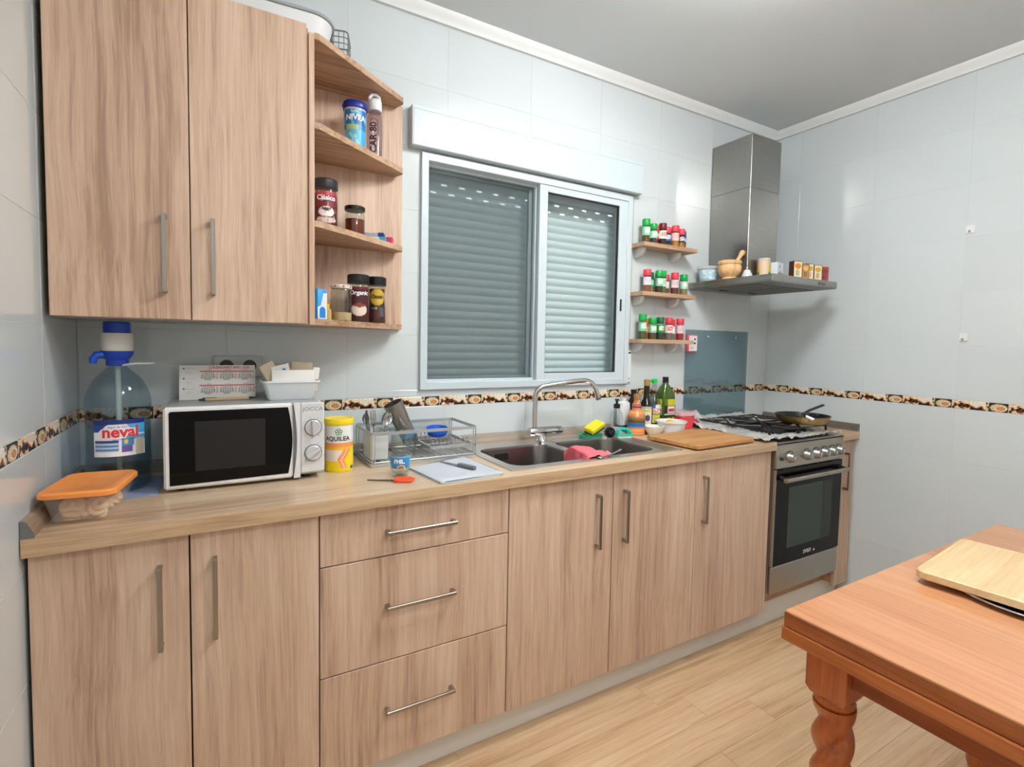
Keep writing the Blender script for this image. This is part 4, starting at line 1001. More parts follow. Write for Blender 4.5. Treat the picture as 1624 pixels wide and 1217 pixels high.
M().tube([(0, 0, 0), (0, 0, 0.075)], [0.006, 0.005], 8, flat=0.6).obj('handle', BLACK, kn)
M().prism([(-0.007, 0.075), (-0.009, 0.14), (-0.004, 0.170), (0.004, 0.172), (0.007, 0.14), (0.006, 0.075)], -0.0007, 0.0007, mtx=Matrix.Rotation(PI/2, 4, 'X')).obj('blade', CUT, kn)
kn = thing('table_knife', 'steel table knife leaning right in the cutlery cup', 'knife', (0.872, -0.205, zc_), rot=(-0.05, 0.20, 0.2))
M().tube([(0, 0, 0), (0, 0, 0.08), (0, 0, 0.135)], [0.004, 0.005, 0.006], 8, flat=0.5).obj('handle', CUT, kn)
# glass jug-like jar upside down
jr = thing('glass_jar', 'ribbed clear glass jar standing upside down in the dish rack', 'jar', (0.955, -0.205, HT+0.0185))
m = M(); m.lathe([(0.038, 0), (0.041, 0.001), (0.041, 0.006), (0.044, 0.012), (0.046, 0.02), (0.045, 0.030), (0.047, 0.036), (0.045, 0.046), (0.047, 0.052), (0.046, 0.080), (0.043, 0.092), (0.032, 0.099), (0, 0.100)], 32); m.obj('wall', glass('jar_green', 'F3F7F5', 0.9), jr)
m = M(); m.lathe([(0.037, 0.001), (0.042, 0.02), (0.043, 0.078), (0.038, 0.090), (0, 0.094)], 32); m.obj('inner_wall', GLASS, jr)
# steel tumbler lying at an angle
tm = thing('steel_tumbler', 'brushed steel tumbler with blue foot leaning in the dish rack', 'tumbler', (1.018, -0.108, HT+0.047), rot=(0.02, -0.46, 0))
m = M(); m.lathe([(0, 0.0), (0.026, 0.0), (0.029, 0.004), (0.0305, 0.030)], 32); lab(m.obj('foot_band', mat('tumbler_steel', 'A8A29E', 0.26, 1.0), tm), 'steel base')
m = M(); m.lathe([(0.0306, 0.030), (0.0312, 0.050)], 32); lab(m.obj('blue_band', mat('tumbler_blue', '1E8FE0', 0.45), tm), 'bright blue rubber band')
m = M(); m.lathe([(0.0309, 0.050), (0.0365, 0.172), (0.0365, 0.174), (0.0350, 0.174), (0.0330, 0.14), (0.028, 0.02), (0, 0.016)], 32); m.obj('body', mat('tumbler_steel', 'A8A29E', 0.26, 1.0), tm)
bl = thing('blue_lid', 'bright blue plastic lid resting on the plate slots of the dish rack', 'lid', (1.105, -0.150, HT+0.076), rot=(0.12, -0.05, 0.2))
m = M(); m.lathe([(0, 0), (0.032, 0), (0.036, 0.004), (0.038, 0.014), (0.0425, 0.016), (0.0425, 0.030), (0.0395, 0.030), (0.036, 0.018), (0.030, 0.006), (0, 0.005)], 32); m.obj('cap', mat('lid_blue', '0E5FD2', 0.35), bl)
m = M(); m.tube([(-0.040, 0, 0.024), (-0.055, -0.004, 0.026), (-0.058, 0, 0.020)], [0.008, 0.007, 0.006], 8, flat=0.5); m.obj('tab', MC['lid_blue'], bl)
# drinking glass with blue band
dg = thing('drinking_glass', 'small drinking glass with blue printed band on the worktop', 'glass', (0.880, -0.398, HT))
m = M(); m.lathe([(0, 0.0), (0.024, 0.0), (0.0265, 0.003), (0.031, 0.030), (0.0355, 0.078), (0.0345, 0.078), (0.029, 0.030), (0.023, 0.012), (0, 0.010)], 32); m.obj('wall', glass('tumbler_glass', 'F7FAFA', 0.5), dg)
rg = lambda z: 0.0272+0.0083*(z-0.006)/0.072
fa = facing(0.880, -0.398)
def phil(u, v):
    c = H('2E93D4')
    if u > 0.83: c = H('F2D13A') if v > 0.5 else H('EE9B6B')
    if u > 0.80 and 0.60 < v < 0.68: c = H('20242A')
    if ((u-0.42)/0.16)**2+((v-0.02)/0.26)**2 < 1: c = H('E6E2D8')
    if ((u-0.42)/0.11)**2+((v-0.06)/0.14)**2 < 1: c = H('B98752')
    if v > 0.88: c = mix(c, H('CFE3EE'), 0.5)
    return c
wrap_print('printed_band', phil, rg, fa+0.35, 2.9, 0.030, 0.070, 60, 30, dg)
wrap_text('PHIL.', 0.019, rg(0.052)+0.0004, fa-0.05, 0.053, dg, WHITEINK, bold=0.0008, sx=0.85)
# scissors
scs = thing('scissors', 'closed scissors with orange plastic handles on the worktop', 'scissors', (0.838, -0.452, HT+0.0008), rz=-0.50)
ORG = mat('scissor_orange', 'F0562A', 0.4)
for s in (-1, 1):
    m = M(); m.prism([(-0.078, 0.0005*s), (-0.010, 0.004*s), (0.010, 0.006*s), (0.012, -0.003*s), (-0.05, -0.0035*s)], 0.0005+0.0016*(s > 0), 0.002+0.0016*(s > 0)); m.obj('blade', mat('blade_steel', '6C6560', 0.3, 0.9), scs)
    pts = [(0.008+0.028*(1-math.cos(2*PI*k/16)), 0.010*s+0.010*math.sin(2*PI*k/16)*1.0, 0.005) for k in range(16)]
    m = M(); m.tube(pts, 0.0042, 8, closed=True); m.obj('handle', ORG, scs)
M().cyl((-0.006, 0, 0.0003), (-0.006, 0, 0.0055), 0.0035, 10).obj('pivot', CHROME, scs)
# folded tea towel
TO = [(0.930, -0.335), (0.940, -0.420), (0.958, -0.545), (0.985, -0.556), (1.180, -0.536), (1.196, -0.500), (1.186, -0.380), (1.172, -0.262), (1.10, -0.268), (1.0, -0.300)]
def towel_layer(k, dz, col, nm):
    m = M(); c = Vector((1.065, -0.41)); pl = [tuple(c+(Vector(p)-c)*k) for p in TO]
    m.prism(pl, dz, dz+0.0032, 0.0014); return m
tw = thing('tea_towel', 'folded pale grey tea towel near the worktop edge', 'tea towel', (0, 0, HT))
TWM = mat('towel_grey', 'C3CBD3', 0.95, bump=0.5, bscale=350)
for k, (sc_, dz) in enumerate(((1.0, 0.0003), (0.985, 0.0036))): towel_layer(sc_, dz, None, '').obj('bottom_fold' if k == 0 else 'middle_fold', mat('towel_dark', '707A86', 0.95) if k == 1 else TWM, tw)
def tpt(u, v):
    a = Vector((0.932, -0.332)).lerp(Vector((1.170, -0.262)), u); b = Vector((0.960, -0.551)).lerp(Vector((1.190, -0.536)), u)
    p = a.lerp(b, v); e = min(u, 1-u, v, 1-v); return (p.x, p.y, 0.0069+0.0045*min(1, e/0.06)+0.0012*nz(p.x*30, p.y*30, 1, 2)*min(1, e/0.1))
m = M(); m.grid(tpt, 30, 30, 0.0025); m.obj('top_fold', TWM, tw)
# kitchen knife on the towel
kf = thing('paring_knife', 'small grey-handled paring knife lying on the tea towel', 'knife', (1.082, -0.405, HT+0.0135), rz=-1.19)
M().prism([(-0.100, 0.001), (-0.085, 0.008), (-0.005, 0.009), (0.0, -0.006), (-0.06, -0.006)], 0, 0.0014).obj('blade', CUT, kf)
m = M(); m.rloft([(0.038, 0.0075, 0.007, 0.0), (0.041, 0.0095, 0.009, 0.003), (0.041, 0.0095, 0.009, 0.008), (0.037, 0.007, 0.0065, 0.0105)], c=(0.042, 0.0)); m.obj('handle', mat('knife_grey', '6E7378', 0.45), kf)

# ------------------------------------------------------------------ round the sink
def pinkpt(u, v):
    # hangs over the bar between the bowls and spreads towards the front rim
    s = (u-0.40)*0.20; y = -0.478+0.155*v
    if s < -0.012: x = 1.606-0.012-0.10*(-s-0.012); z = ZP+0.006-0.70*(-s-0.012)
    elif s > 0.016: x = 1.640+0.6*(s-0.016); z = ZP+0.010-0.22*(s-0.016)
    else: x = 1.606+(s+0.012)*1.2; z = ZP+0.010
    if v < 0.12: z = max(z, ZP+0.004) if s > 0 else z
    return (x+0.006*nz(y*30, s*20, 1, 4)+0.02*(1-v)*(u-0.4), y+0.010*nz(s*22, 3, 1, 6), z+0.010*(0.5+nz(y*24, s*26, 1, 1))+0.012*math.sin(PI*v)*(1 if s > -0.02 else 0.3))
m = M(); m.grid(pinkpt, 36, 26, 0.004); o = m.obj('dish_cloth', mat('pink_cloth', 'F0727E', 0.95, bump=0.6, bscale=260), smooth=80); tag(o, 'pink microfibre cloth draped over the bar between the sink bowls', 'cloth')
spn = thing('teaspoon', 'steel spoon handle lying on the front rim of the sink', 'spoon', (1.70, -0.480, ZP+0.0055), rot=(0, 0, 0.25))
M().tube([(-0.045, 0, 0.0), (0.02, 0, 0.003), (0.075, 0.004, 0.010)], [0.003, 0.0035, 0.006], 8, flat=0.5).obj('handle', CUT, spn)
M().sphere((-0.060, 0, -0.001), 0.020, 0.012, 0.004).obj('bowl', CUT, spn)
# green dish with sponge
gd = thing('sponge_dish', 'translucent green soap dish behind the right sink bowl', 'soap dish', (1.895, -0.112, ZP+0.0005))
m = M(); m.rloft([(0.052, 0.032, 0.02, 0), (0.060, 0.038, 0.024, 0.014), (0.058, 0.036, 0.022, 0.014), (0.050, 0.030, 0.018, 0.003), (0.02, 0.01, 0.005, 0.003)]); m.obj('dish', milky('green_dish', '35C48C', 0.75), gd)
sg = thing('sponge', 'yellow and green scouring sponge leaning on the green dish', 'sponge', (1.915, -0.115, ZP+0.030), rot=(0.25, -0.38, 0.15))
M().box(-0.045, 0.045, -0.028, 0.028, 0.0075, 0.034, 0.005).obj('foam', mat('sponge_yellow', 'F2DE2E', 0.95, bump=0.8, bscale=300), sg)
M().box(-0.045, 0.045, -0.028, 0.028, 0, 0.0073, 0.002).obj('scouring_pad', mat('pad_green', '1F4A3C', 0.95, bump=0.8, bscale=300), sg)
sp_ = M(); rnd = random.Random(5)
for k in range(70):
    th = math.acos(rnd.uniform(-1, 1)); ph = rnd.uniform(0, 2*PI); n_ = Vector((math.sin(th)*math.cos(ph), math.sin(th)*math.sin(ph), math.cos(th)*0.85))
    t1 = n_.orthogonal().normalized(); t2 = n_.cross(t1); c = n_*0.024; rr_ = rnd.uniform(0.006, 0.011)
    sp_.tube([tuple(c+(t1*math.cos(2*PI*i/9)+t2*math.sin(2*PI*i/9))*rr_) for i in range(9)], 0.0012, 4, closed=True)
sp_.sphere((0, 0, 0), 0.021, 0.021, 0.018)
o = sp_.obj('wire_scourer', mat('scourer_black', '26272C', 0.35, 0.5), None, (1.972, -0.158, ZP+0.0235)); tag(o, 'curly black wire scourer ball behind the right sink bowl', 'scourer')
br = thing('dish_brush', 'turquoise hand brush on the sink ledge', 'brush', (2.022, -0.200, ZP+0.0016), rz=-0.25)
TURQ = mat('brush_turquoise', '19BFA8', 0.35)
M().rloft([(0.040, 0.018, 0.012, 0.010), (0.042, 0.020, 0.014, 0.013), (0.040, 0.018, 0.012, 0.018)]).obj('block', TURQ, br)
M().tube([(-0.034, 0, 0.016), (-0.030, 0, 0.034), (-0.015, 0, 0.043), (0.010, 0, 0.041), (0.030, 0, 0.030), (0.038, 0, 0.016)], 0.0075, 10).obj('grip', TURQ, br)
M().rloft([(0.036, 0.015, 0.01, 0.0), (0.038, 0.017, 0.011, 0.010)]).obj('bristles', mat('bristle_white', 'DDE8E4', 0.9, bump=0.9, bscale=500), br)

# ------------------------------------------------------------------ bottles and tubs at the back of the worktop
sd = thing('soap_dispenser', 'clear soap bottle with black pump behind the brush', 'soap dispenser', (2.064, -0.098, HT+0.0048))
m = M(); m.lathe([(0, 0), (0.028, 0), (0.031, 0.003), (0.031, 0.085), (0.027, 0.105), (0.015, 0.117), (0.013, 0.128)], 28); m.obj('bottle', glass('soap_glass', 'F5F9F9', 0.4), sd)
m = M(); m.lathe([(0, 0.003), (0.028, 0.004), (0.028, 0.030), (0, 0.030)], 24); m.obj('soap', milky('soap_white', 'E5E3EC', 0.6), sd)
m = M(); m.lathe([(0, 0.126), (0.0155, 0.126), (0.0155, 0.146), (0.006, 0.149), (0.005, 0.162), (0.010, 0.163), (0.010, 0.171), (0, 0.171)], 20).tube([(0, 0, 0.167), (-0.014, -0.014, 0.168), (-0.026, -0.026, 0.163)], 0.0045, 8); m.obj('pump', BLACK, sd)
wbt = thing('cleaner_bottle', 'tall plain white bottle behind the soap dispenser', 'bottle', (2.150, -0.052, HT))
m = M(); m.rloft([(0.030, 0.020, 0.012, 0), (0.032, 0.022, 0.014, 0.004), (0.034, 0.022, 0.014, 0.12), (0.030, 0.018, 0.012, 0.150), (0.014, 0.012, 0.01, 0.158)]); m.obj('body', mat('pale_plastic', 'E4E8EC', 0.4), wbt)
M().lathe([(0, 0.158), (0.013, 0.158), (0.013, 0.172), (0, 0.173)], 18).obj('cap', WHITE, wbt)
M().rloft([(0.0328, 0.0228, 0.014, 0.006), (0.0330, 0.0229, 0.014, 0.038)], False, False).obj('label', mat('label_purple', '3B2C58', 0.5), wbt)
# cork bottle with coloured bands
ob = thing('oil_cruet', 'cork-stoppered bottle banded in orange and blue', 'bottle', (2.166, -0.128, HT))
cru = [(0, 0), (0.040, 0), (0.043, 0.003), (0.043, 0.086), (0.041, 0.094), (0.030, 0.112), (0.0215, 0.122), (0.0215, 0.150), (0.016, 0.156), (0.014, 0.172), (0, 0.172)]
m = M(); m.lathe(cru, 28); m.obj('body', mat('cruet_base', 'C88A55', 0.4), ob)
fa = facing(2.166, -0.128)
wrap_print('painted_bands', bands((0, 'EFA765'), (0.10, 'E58F58'), (0.2, 'F0A86A'), (0.34, 'E8925A'), (0.42, '5E88B8'), (0.48, '2A6CC0'), (0.66, '6A7C62'), (0.72, '4D4A38'), (0.80, '7A5638'), (0.90, '9A6A44')), 0.0432, fa, 3.4, 0.003, 0.086, 16, 40, ob)
wrap_print('neck_bands', bands((0, 'E88A56'), (0.35, '3A4F9A'), (0.62, '34457F'), (0.66, 'E5684C'), (0.9, 'C75540')), 0.0217, fa, 3.4, 0.123, 0.149, 12, 24, ob)
def shoulder(z): return 0.0415-(z-0.094)/(0.122-0.094)*0.0195+0.0015
wrap_print('shoulder_band', bands((0, 'D08A52'), (0.4, 'EBA060'), (0.8, 'E88458')), shoulder, fa, 3.4, 0.0945, 0.121, 12, 16, ob)
M().lathe([(0, 0.170), (0.015, 0.170), (0.0165, 0.172), (0.0165, 0.196), (0.015, 0.199), (0, 0.199)], 20).obj('cork', mat('cork', 'A9794A', 0.9, bump=0.4, bscale=250), ob)
M().tube([(0.010, -0.014, 0.152), (0.004, -0.0165, 0.160), (0.000, -0.017, 0.172), (-0.004, -0.0165, 0.160), (-0.009, -0.014, 0.152)], 0.002, 6).obj('string', mat('string', 'E8DCC6', 0.9), ob)
DKG = mat('dark_bottle', '17190F', 0.08, 0, 0.6)
dk1 = thing('oil_bottle', 'dark glass bottle hidden behind the cork-stoppered bottle', 'bottle', (2.212, -0.055, HT))
M().lathe([(0, 0), (0.030, 0), (0.033, 0.003), (0.033, 0.135), (0.024, 0.160), (0.014, 0.178), (0.013, 0.20), (0, 0.20)], 24).obj('body', DKG, dk1)
M().lathe([(0, 0.20), (0.0145, 0.20), (0.0145, 0.215), (0, 0.216)], 18).obj('cap', BLACK, dk1)
vb = thing('vinegar_bottle', 'dark glass vinegar bottle with cream grape label and gold cap', 'bottle', (2.266, -0.092, HT))
M().lathe([(0, 0), (0.030, 0), (0.033, 0.003), (0.033, 0.128), (0.030, 0.145), (0.017, 0.168), (0.0145, 0.19), (0.0145, 0.238), (0, 0.238)], 28).obj('body', DKG, vb)
M().lathe([(0, 0.238), (0.016, 0.236), (0.016, 0.266), (0.0145, 0.268), (0, 0.268)], 20).obj('cap', mat('cap_gold', 'C8A15A', 0.35, 0.7), vb)
fa = facing(2.266, -0.092)
def grape(u, v):
    c = H('DCDDB4')
    if v > 0.90: c = H('B9BBA0')
    if 0.78 < v < 0.86 and 0.2 < u < 0.8: c = H('C8B860')
    if ((u-0.6)/0.22)**2+((v-0.50)/0.14)**2 < 1: c = H('4A3470') if nz(u*20, v*20, 1, 1) < 0.15 else H('6A549A')
    if ((u-0.5)/0.10)**2+((v-0.20)/0.045)**2 < 1: c = H('8A8A58')
    return c
wrap_print('label', grape, 0.0332, fa+0.1, 1.7, 0.016, 0.132, 24, 44, vb)
vg = thing('vinegar_bottle', 'clear bottle of brown vinegar with bright green cap', 'bottle', (2.352, -0.060, HT))
vp = [(0, 0), (0.032, 0), (0.035, 0.003), (0.035, 0.130), (0.030, 0.155), (0.016, 0.185), (0.013, 0.20), (0.012, 0.245)]
M().lathe(vp, 28).obj('body', glass('vinegar_glass', 'E2E9E4', 0.3), vg)
M().lathe([(0, 0.003), (0.033, 0.004), (0.033, 0.092), (0, 0.092)], 24).obj('vinegar', mat('vinegar_brown', '5A2410', 0.15), vg)
M().lathe([(0, 0.245), (0.0145, 0.245), (0.0145, 0.266), (0, 0.268)], 18).tube([(-0.008, 0, 0.258), (-0.026, -0.004, 0.256)], [0.008, 0.006], 8).obj('cap', mat('cap_green', '19C24A', 0.35), vg)
fa = facing(2.352, -0.060)
def vlabel(u, v):
    c = H('D6DDE0')
    if v > 0.80: c = H('2F6FC4') if (u-0.35)**2+(v-0.9)**2*0.6 < 0.03 else H('E3E7EA')
    elif v > 0.5: c = H('E27A4A') if nz(u*9, v*9, 1, 3) > -0.05 else H('E9E3D8')
    elif v > 0.42: c = H('7DA03A')
    else: c = H('D6D23C') if u > 0.35 else H('EDEFE6')
    if v < 0.36 and u > 0.55 and nz(u*14, v*10, 1, 8) > 0.1: c = H('5E6A20')
    return c
wrap_print('label', vlabel, 0.0352, fa+0.25, 1.9, 0.040, 0.135, 26, 34, vg)
oo = thing('olive_oil_bottle', 'green olive oil bottle with black cap and square shoulders', 'bottle', (2.432, -0.060, HT))
M().rloft([(0.042, 0.033, 0.014, 0), (0.045, 0.036, 0.016, 0.003), (0.046, 0.036, 0.016, 0.160), (0.044, 0.034, 0.016, 0.186), (0.033, 0.027, 0.016, 0.212), (0.017, 0.0165, 0.0155, 0.236), (0.014, 0.014, 0.0135, 0.248)]).obj('body', mat('oil_green', '3C5A12', 0.10, 0, 0.6), oo)
M().lathe([(0, 0.248), (0.0175, 0.248), (0.0175, 0.252), (0.016, 0.254), (0.016, 0.276), (0, 0.277)], 18).obj('cap', BLACK, oo)
def oil(u, v):
    c = H('26301A')
    if v > 0.78: c = H('C9C436') if u > 0.3 else H('5E7A1E')
    elif 0.52 < v < 0.74: c = H('EDE6DC') if 0.30 < u < 0.95 else H('1D2320')
    if 0.56 < v < 0.66 and 0.36 < u < 0.9: c = H('C83A30')
    if 0.44 < v < 0.48: c = H('D8D8CC')
    if v < 0.36 and u > 0.28: c = H('B8B84A') if nz(u*7, v*7, 1, 3) > 0 else H('2E3A1A')
    if v < 0.16 and u > 0.3: c = H('C06A50') if nz(u*9, v*12, 1, 5) > 0 else H('DCD6C6')
    return c
flat_print('label', oil, 0.078, 0.150, 26, 46, oo, (0.0, -0.0368, 0.086), (PI/2, 0, 0))
flat_print('side_label', oil, 0.050, 0.150, 18, 46, oo, (-0.0467, 0, 0.086), (PI/2, 0, -PI/2))
rk = thing('ramekin', 'small white bowl in front of the vinegar bottle', 'bowl', (2.238, -0.176, HT))
M().lathe([(0, 0.0), (0.026, 0.0), (0.030, 0.003), (0.048, 0.028), (0.053, 0.044), (0.050, 0.044), (0.045, 0.030), (0.027, 0.007), (0, 0.006)], 32).obj('wall', mat('cream_ceramic', 'EFECE2', 0.25), rk)
tbw = thing('plastic_tub', 'white plastic tub with a dab of yellow inside', 'tub', (2.352, -0.182, HT))
M().lathe([(0, 0), (0.056, 0), (0.060, 0.003), (0.073, 0.058), (0.077, 0.058), (0.077, 0.064), (0.071, 0.064), (0.058, 0.006), (0, 0.005)], 36).obj('wall', WHITE, tbw)
M().lathe([(0, 0.052), (0.0685, 0.052), (0.0685, 0.054), (0, 0.056)], 30).obj('contents', mat('tub_white', 'EDEAE0', 0.7), tbw)
M().sphere((0.012, 0.02, 0.057), 0.022, 0.016, 0.008).obj('yellow_dab', mat('dab_yellow', 'F0C23A', 0.6), tbw)
rc = thing('food_container', 'small red plastic food box with clear lid by the foil', 'food container', (2.528, -0.094, HT))
M().rloft([(0.046, 0.036, 0.012, 0), (0.049, 0.039, 0.014, 0.003), (0.056, 0.045, 0.016, 0.070), (0.053, 0.042, 0.015, 0.070)]).obj('tub', mat('red_plastic', 'E8434C', 0.35), rc)
M().rloft([(0.058, 0.047, 0.017, 0.0705), (0.060, 0.049, 0.018, 0.074), (0.058, 0.047, 0.017, 0.092), (0.050, 0.040, 0.015, 0.095)]).obj('lid', milky('lid_pinkish', 'F2C6CC', 0.6), rc)
rp = M(); rp.grid(lambda u, v: (2.603+0.030*u, -0.150+0.085*v, HT+0.002+0.045*math.sin(PI*(0.15+0.8*u))*(0.5+0.5*math.sin(PI*v))+0.008*nz(u*6, v*6, 1, 3)), 14, 14, 0.0015)
tag(rp.obj('snack_packet', mat('packet_red', 'D6525E', 0.25, 0.3, bump=0.4, bscale=70), smooth=60), 'crumpled red packet tucked between the red box and the foil', 'packet')
cb = M(); cb.rloft([(0.203, 0.140, 0.012, 0), (0.206, 0.143, 0.014, 0.003), (0.206, 0.143, 0.014, 0.016), (0.203, 0.140, 0.012, 0.019)])
tag(cb.obj('chopping_board', BOARDW, None, (2.306, -0.404, HT+0.0055), (0, 0, 0.05)), 'brown wooden chopping board on the worktop before the cooker', 'chopping board')

# ------------------------------------------------------------------ spice shelves
ORD = ['first', 'second', 'third', 'fourth', 'fifth', 'sixth', 'seventh']
GR = '12A648'; DG = '0F6B46'; RD = 'E24050'; MA = '6E1F24'; BLU = '28418E'; OR_ = 'D06A2A'
ROWS = [('top', 1.8795, [(2.262, -.055, GR, 'green', 1.12, '6E5230', '8FD0A8', 'F2F5EE'), (2.318, -.050, GR, 'green', 0.95, '4F4238', '9BD6B4', 'F0F3EE'), (2.354, -.028, RD, 'red', .95, '7A2A22', 'C23A40', 'E9D8D0'), (2.382, -.052, MA, 'maroon', 1.06, '4A211A', 'F0ECE6', 'B08A60'), (2.428, -.040, RD, 'red', 0.92, '3C2622', '2F5FB0', 'E9DDE0'), (2.470, -.056, RD, 'red', 1.04, 'C9882C', 'EFC4BE', 'E8A8A4'), (2.520, -.050, RD, 'red', 0.92, 'B9802E', '2A2A3A', 'DADADF'), (2.546, -.036, BLU, 'blue', .86, 'B07A3A', '2B3D86', 'D8D8E6')]),
        ('middle', 1.6345, [(2.280, -.055, RD, 'red', 1.05, '9A5B3A', 'E6DCE6', 'D0CFE0'), (2.322, -.032, DG, 'dark green', 0.95, 'B98A55', '2FA06A', 'A8D8B8'), (2.364, -.056, GR, 'green', 1.06, '5A3A2E', '8ED2AC', 'F0F4EE'), (2.404, -.040, GR, 'green', 1.10, '4E8A4E', 'CDE8DA', '8AD0A6'), (2.436, -.030, RD, 'red', 0.92, 'A5552F', 'E8C8C8', 'F0E2E0'), (2.480, -.055, RD, 'red', 1.05, '7A3F2C', 'F2D0D0', 'B7B7C4'), (2.548, -.055, GR, 'green', 1.0, 'A3855C', 'A6DBBC', 'E9F0EE')]),
        ('bottom', 1.3945, [(2.258, -.055, GR, 'green', 1.18, '5C6434', '7DCBA0', 'F2F4F0'), (2.300, -.028, OR_, 'orange', 0.95, 'B0622E', 'C87A3C', 'D99A5A'), (2.330, -.054, GR, 'green', 1.0, '6A5538', '8FD3AC', 'EFF2F0'), (2.384, -.055, DG, 'dark green', 1.06, '3E4A32', '2E9A44', 'D9E6C8'), (2.446, -.056, RD, 'red', 1.06, '8A7466', 'F4E4E4', 'E05A64'), (2.486, -.036, RD, 'red', 0.98, '8F8070', 'EDE8EA', 'F4F0F0'), (2.532, -.055, RD, 'red', 1.04, 'A82A22', 'F0C9CC', 'C7C0CC')])]
FILL = {'6E5230': 'tan', }
for rn, z, jars in ROWS:
    sh = thing('spice_shelf', 'narrow wooden spice shelf beside the window, %s of three' % rn, 'shelf', (2.205, 0, z))
    M().box(0, 0.385, -0.104, -0.002, 0, 0.020, 0.001).obj('board', SHELFW, sh)
    for bx in (0.030, 0.285):
        m = M(); q = [(-0.0025, -0.001)]+[(-0.0025-0.062*math.cos(PI/2*k/6), -0.001-0.046*math.sin(PI/2*k/6)) for k in range(7)]
        m.loft([[(x, y, zz) for y, zz in q] for x in (bx, bx+0.022)]); m.obj('bracket', WHITE, sh, smooth=30)
    zb = z+0.0203
    for i, (x, y, cap, cname, k, fill, l1, l2) in enumerate(jars):
        j = thing('spice_jar', '%s-capped glass spice jar, %s from the window on the %s spice shelf' % (cname, (ORD+['eighth'])[i], rn), 'spice jar', (x, y, zb), group='spice jars on the wall shelves')
        r = 0.0205; hh = 0.092*k
        M().lathe([(0, 0), (r-0.002, 0), (r, 0.002), (r, hh*0.80), (r-0.003, hh*0.86), (r-0.004, hh*0.90)], 20).obj('bottle', JARGLASS, j)
        M().lathe([(0, 0.0015), (r-0.0018, 0.002), (r-0.0018, hh*0.44), (0, hh*0.46)], 18).obj('spice', mat('spice_'+fill, fill, 0.9, bump=0.6, bscale=400), j)
        M().lathe([(0, hh*0.865), (r-0.0005, hh*0.865), (r, hh*0.875), (r, hh*0.99+0.018), (r-0.002, hh*0.99+0.021), (0, hh*0.99+0.021)], 20).obj('cap', mat('cap_'+cap, cap, 0.4), j)
        a = facing(x, y)
        wrap_print('label', (lambda l1, l2, sd: (lambda u, v: H(l2) if (0.35 < u < 0.95 and 0.25 < v < 0.85 and nz(u*9, v*14, 1, sd) < 0.2) else H(l1)))(l1, l2, i*3.1), r, a+0.1, 2.6, hh*0.38, hh*0.80, 18, 16, j)

# ------------------------------------------------------------------ things on the open end shelf
def jar_label(t, fn, r, ang, span, z0, z1, nu=30, nv=30): return wrap_print('label', fn, r, ang, span, z0, z1, nu, nv, t)
# top tier
x, y = 0.797, -0.125; fa = facing(x, y)
nv = thing('travel_tumbler', 'blue printed plastic tumbler with dark blue lid on the end shelf', 'tumbler', (x, y, SHT[2]))
M().lathe([(0, 0), (0.030, 0), (0.032, 0.003), (0.0385, 0.150), (0.0365, 0.150), (0.030, 0.006), (0, 0.005)], 32).obj('wall', milky('tumbler_clear', 'DCE6EA', 0.55, 0.1), nv)
def nivea(u, v):
    c = H('2C7FBE')
    if v > 0.62: c = H('1F6FB2') if nz(u*6, v*6, 1, 1) > -0.2 else H('5FB0D8')
    elif v > 0.48: c = H('A9C48A') if 0.15 < u < 0.62 else H('2A86C4')
    elif u > 0.62: c = H('3FB0E6')
    else: c = H('8FD0D8') if nz(u*8, v*8, 1, 4) > 0 else H('5FAFCB')
    return c
rt_ = lambda z: 0.0322+0.0063*(z-0.003)/0.147
jar_label(nv, nivea, rt_, fa, 2.8, 0.010, 0.140, 40, 40)
wrap_text('NIVEA', 0.026, rt_(0.112)+0.0006, fa+0.05, 0.112, nv, WHITEINK, bold=0.0008)
wrap_text('SUN', 0.012, rt_(0.132)+0.0004, fa-0.1, 0.133, nv, WHITEINK)
M().lathe([(0, 0.150), (0.041, 0.147), (0.042, 0.149), (0.042, 0.168), (0.040, 0.171), (0, 0.171)], 32).tube([(-0.038, -0.01, 0.152), (-0.046, -0.012, 0.150)], 0.005, 8).obj('lid', mat('lid_navy', '14268C', 0.35), nv)
x, y = 0.872, -0.098; fa = facing(x, y)
wcb = thing('drinking_bottle', 'clear drinking bottle with white looped cap on the end shelf', 'bottle', (x, y, SHT[2]))
M().lathe([(0, 0), (0.025, 0), (0.028, 0.003), (0.028, 0.150), (0.024, 0.168), (0.020, 0.176)], 28).obj('bottle', glass('pinkish_clear', 'F4EDEF', 0.35), wcb)
M().lathe([(0, 0.004), (0.026, 0.005), (0.026, 0.150), (0.022, 0.166), (0, 0.168)], 24).obj('water', glass('bottle_water', 'EFE9EC', 0.15), wcb)
M().lathe([(0, 0.172), (0.0245, 0.172), (0.0255, 0.174), (0.0255, 0.206), (0.022, 0.212), (0, 0.212)], 28).obj('cap', WHITE, wcb)
M().tube([(-0.018, 0, 0.205), (-0.018, 0, 0.220), (-0.010, 0, 0.231), (0.004, 0, 0.233), (0.016, 0, 0.226), (0.018, 0, 0.212), (0.016, 0, 0.204)], 0.0062, 10).obj('loop', WHITE, wcb)
wrap_text('CAR 80', 0.033, 0.0283, fa-0.12, 0.072, wcb, DARKINK, bold=0.001, vertical=True)
ov = M()
pp = [(dx, dz) for dx, dz in rr(0.015, 0.064, 0.013, 5)]
ov.tube([(0.0290*math.cos(fa-0.12+dx/0.029), 0.0290*math.sin(fa-0.12+dx/0.029), 0.074+dz) for dx, dz in pp], 0.0009, 4, closed=True); ov.obj('printed_frame', DARKINK, wcb)
wrap_text('||||||||||||', 0.014, 0.0283, fa+0.62, 0.100, wcb, mat('grey_print', '77717A', 0.5), vertical=True, name='small_print')
wrap_text('||||||', 0.012, 0.0283, fa-0.12, 0.150, wcb, MC['grey_print'], vertical=True, name='small_print')
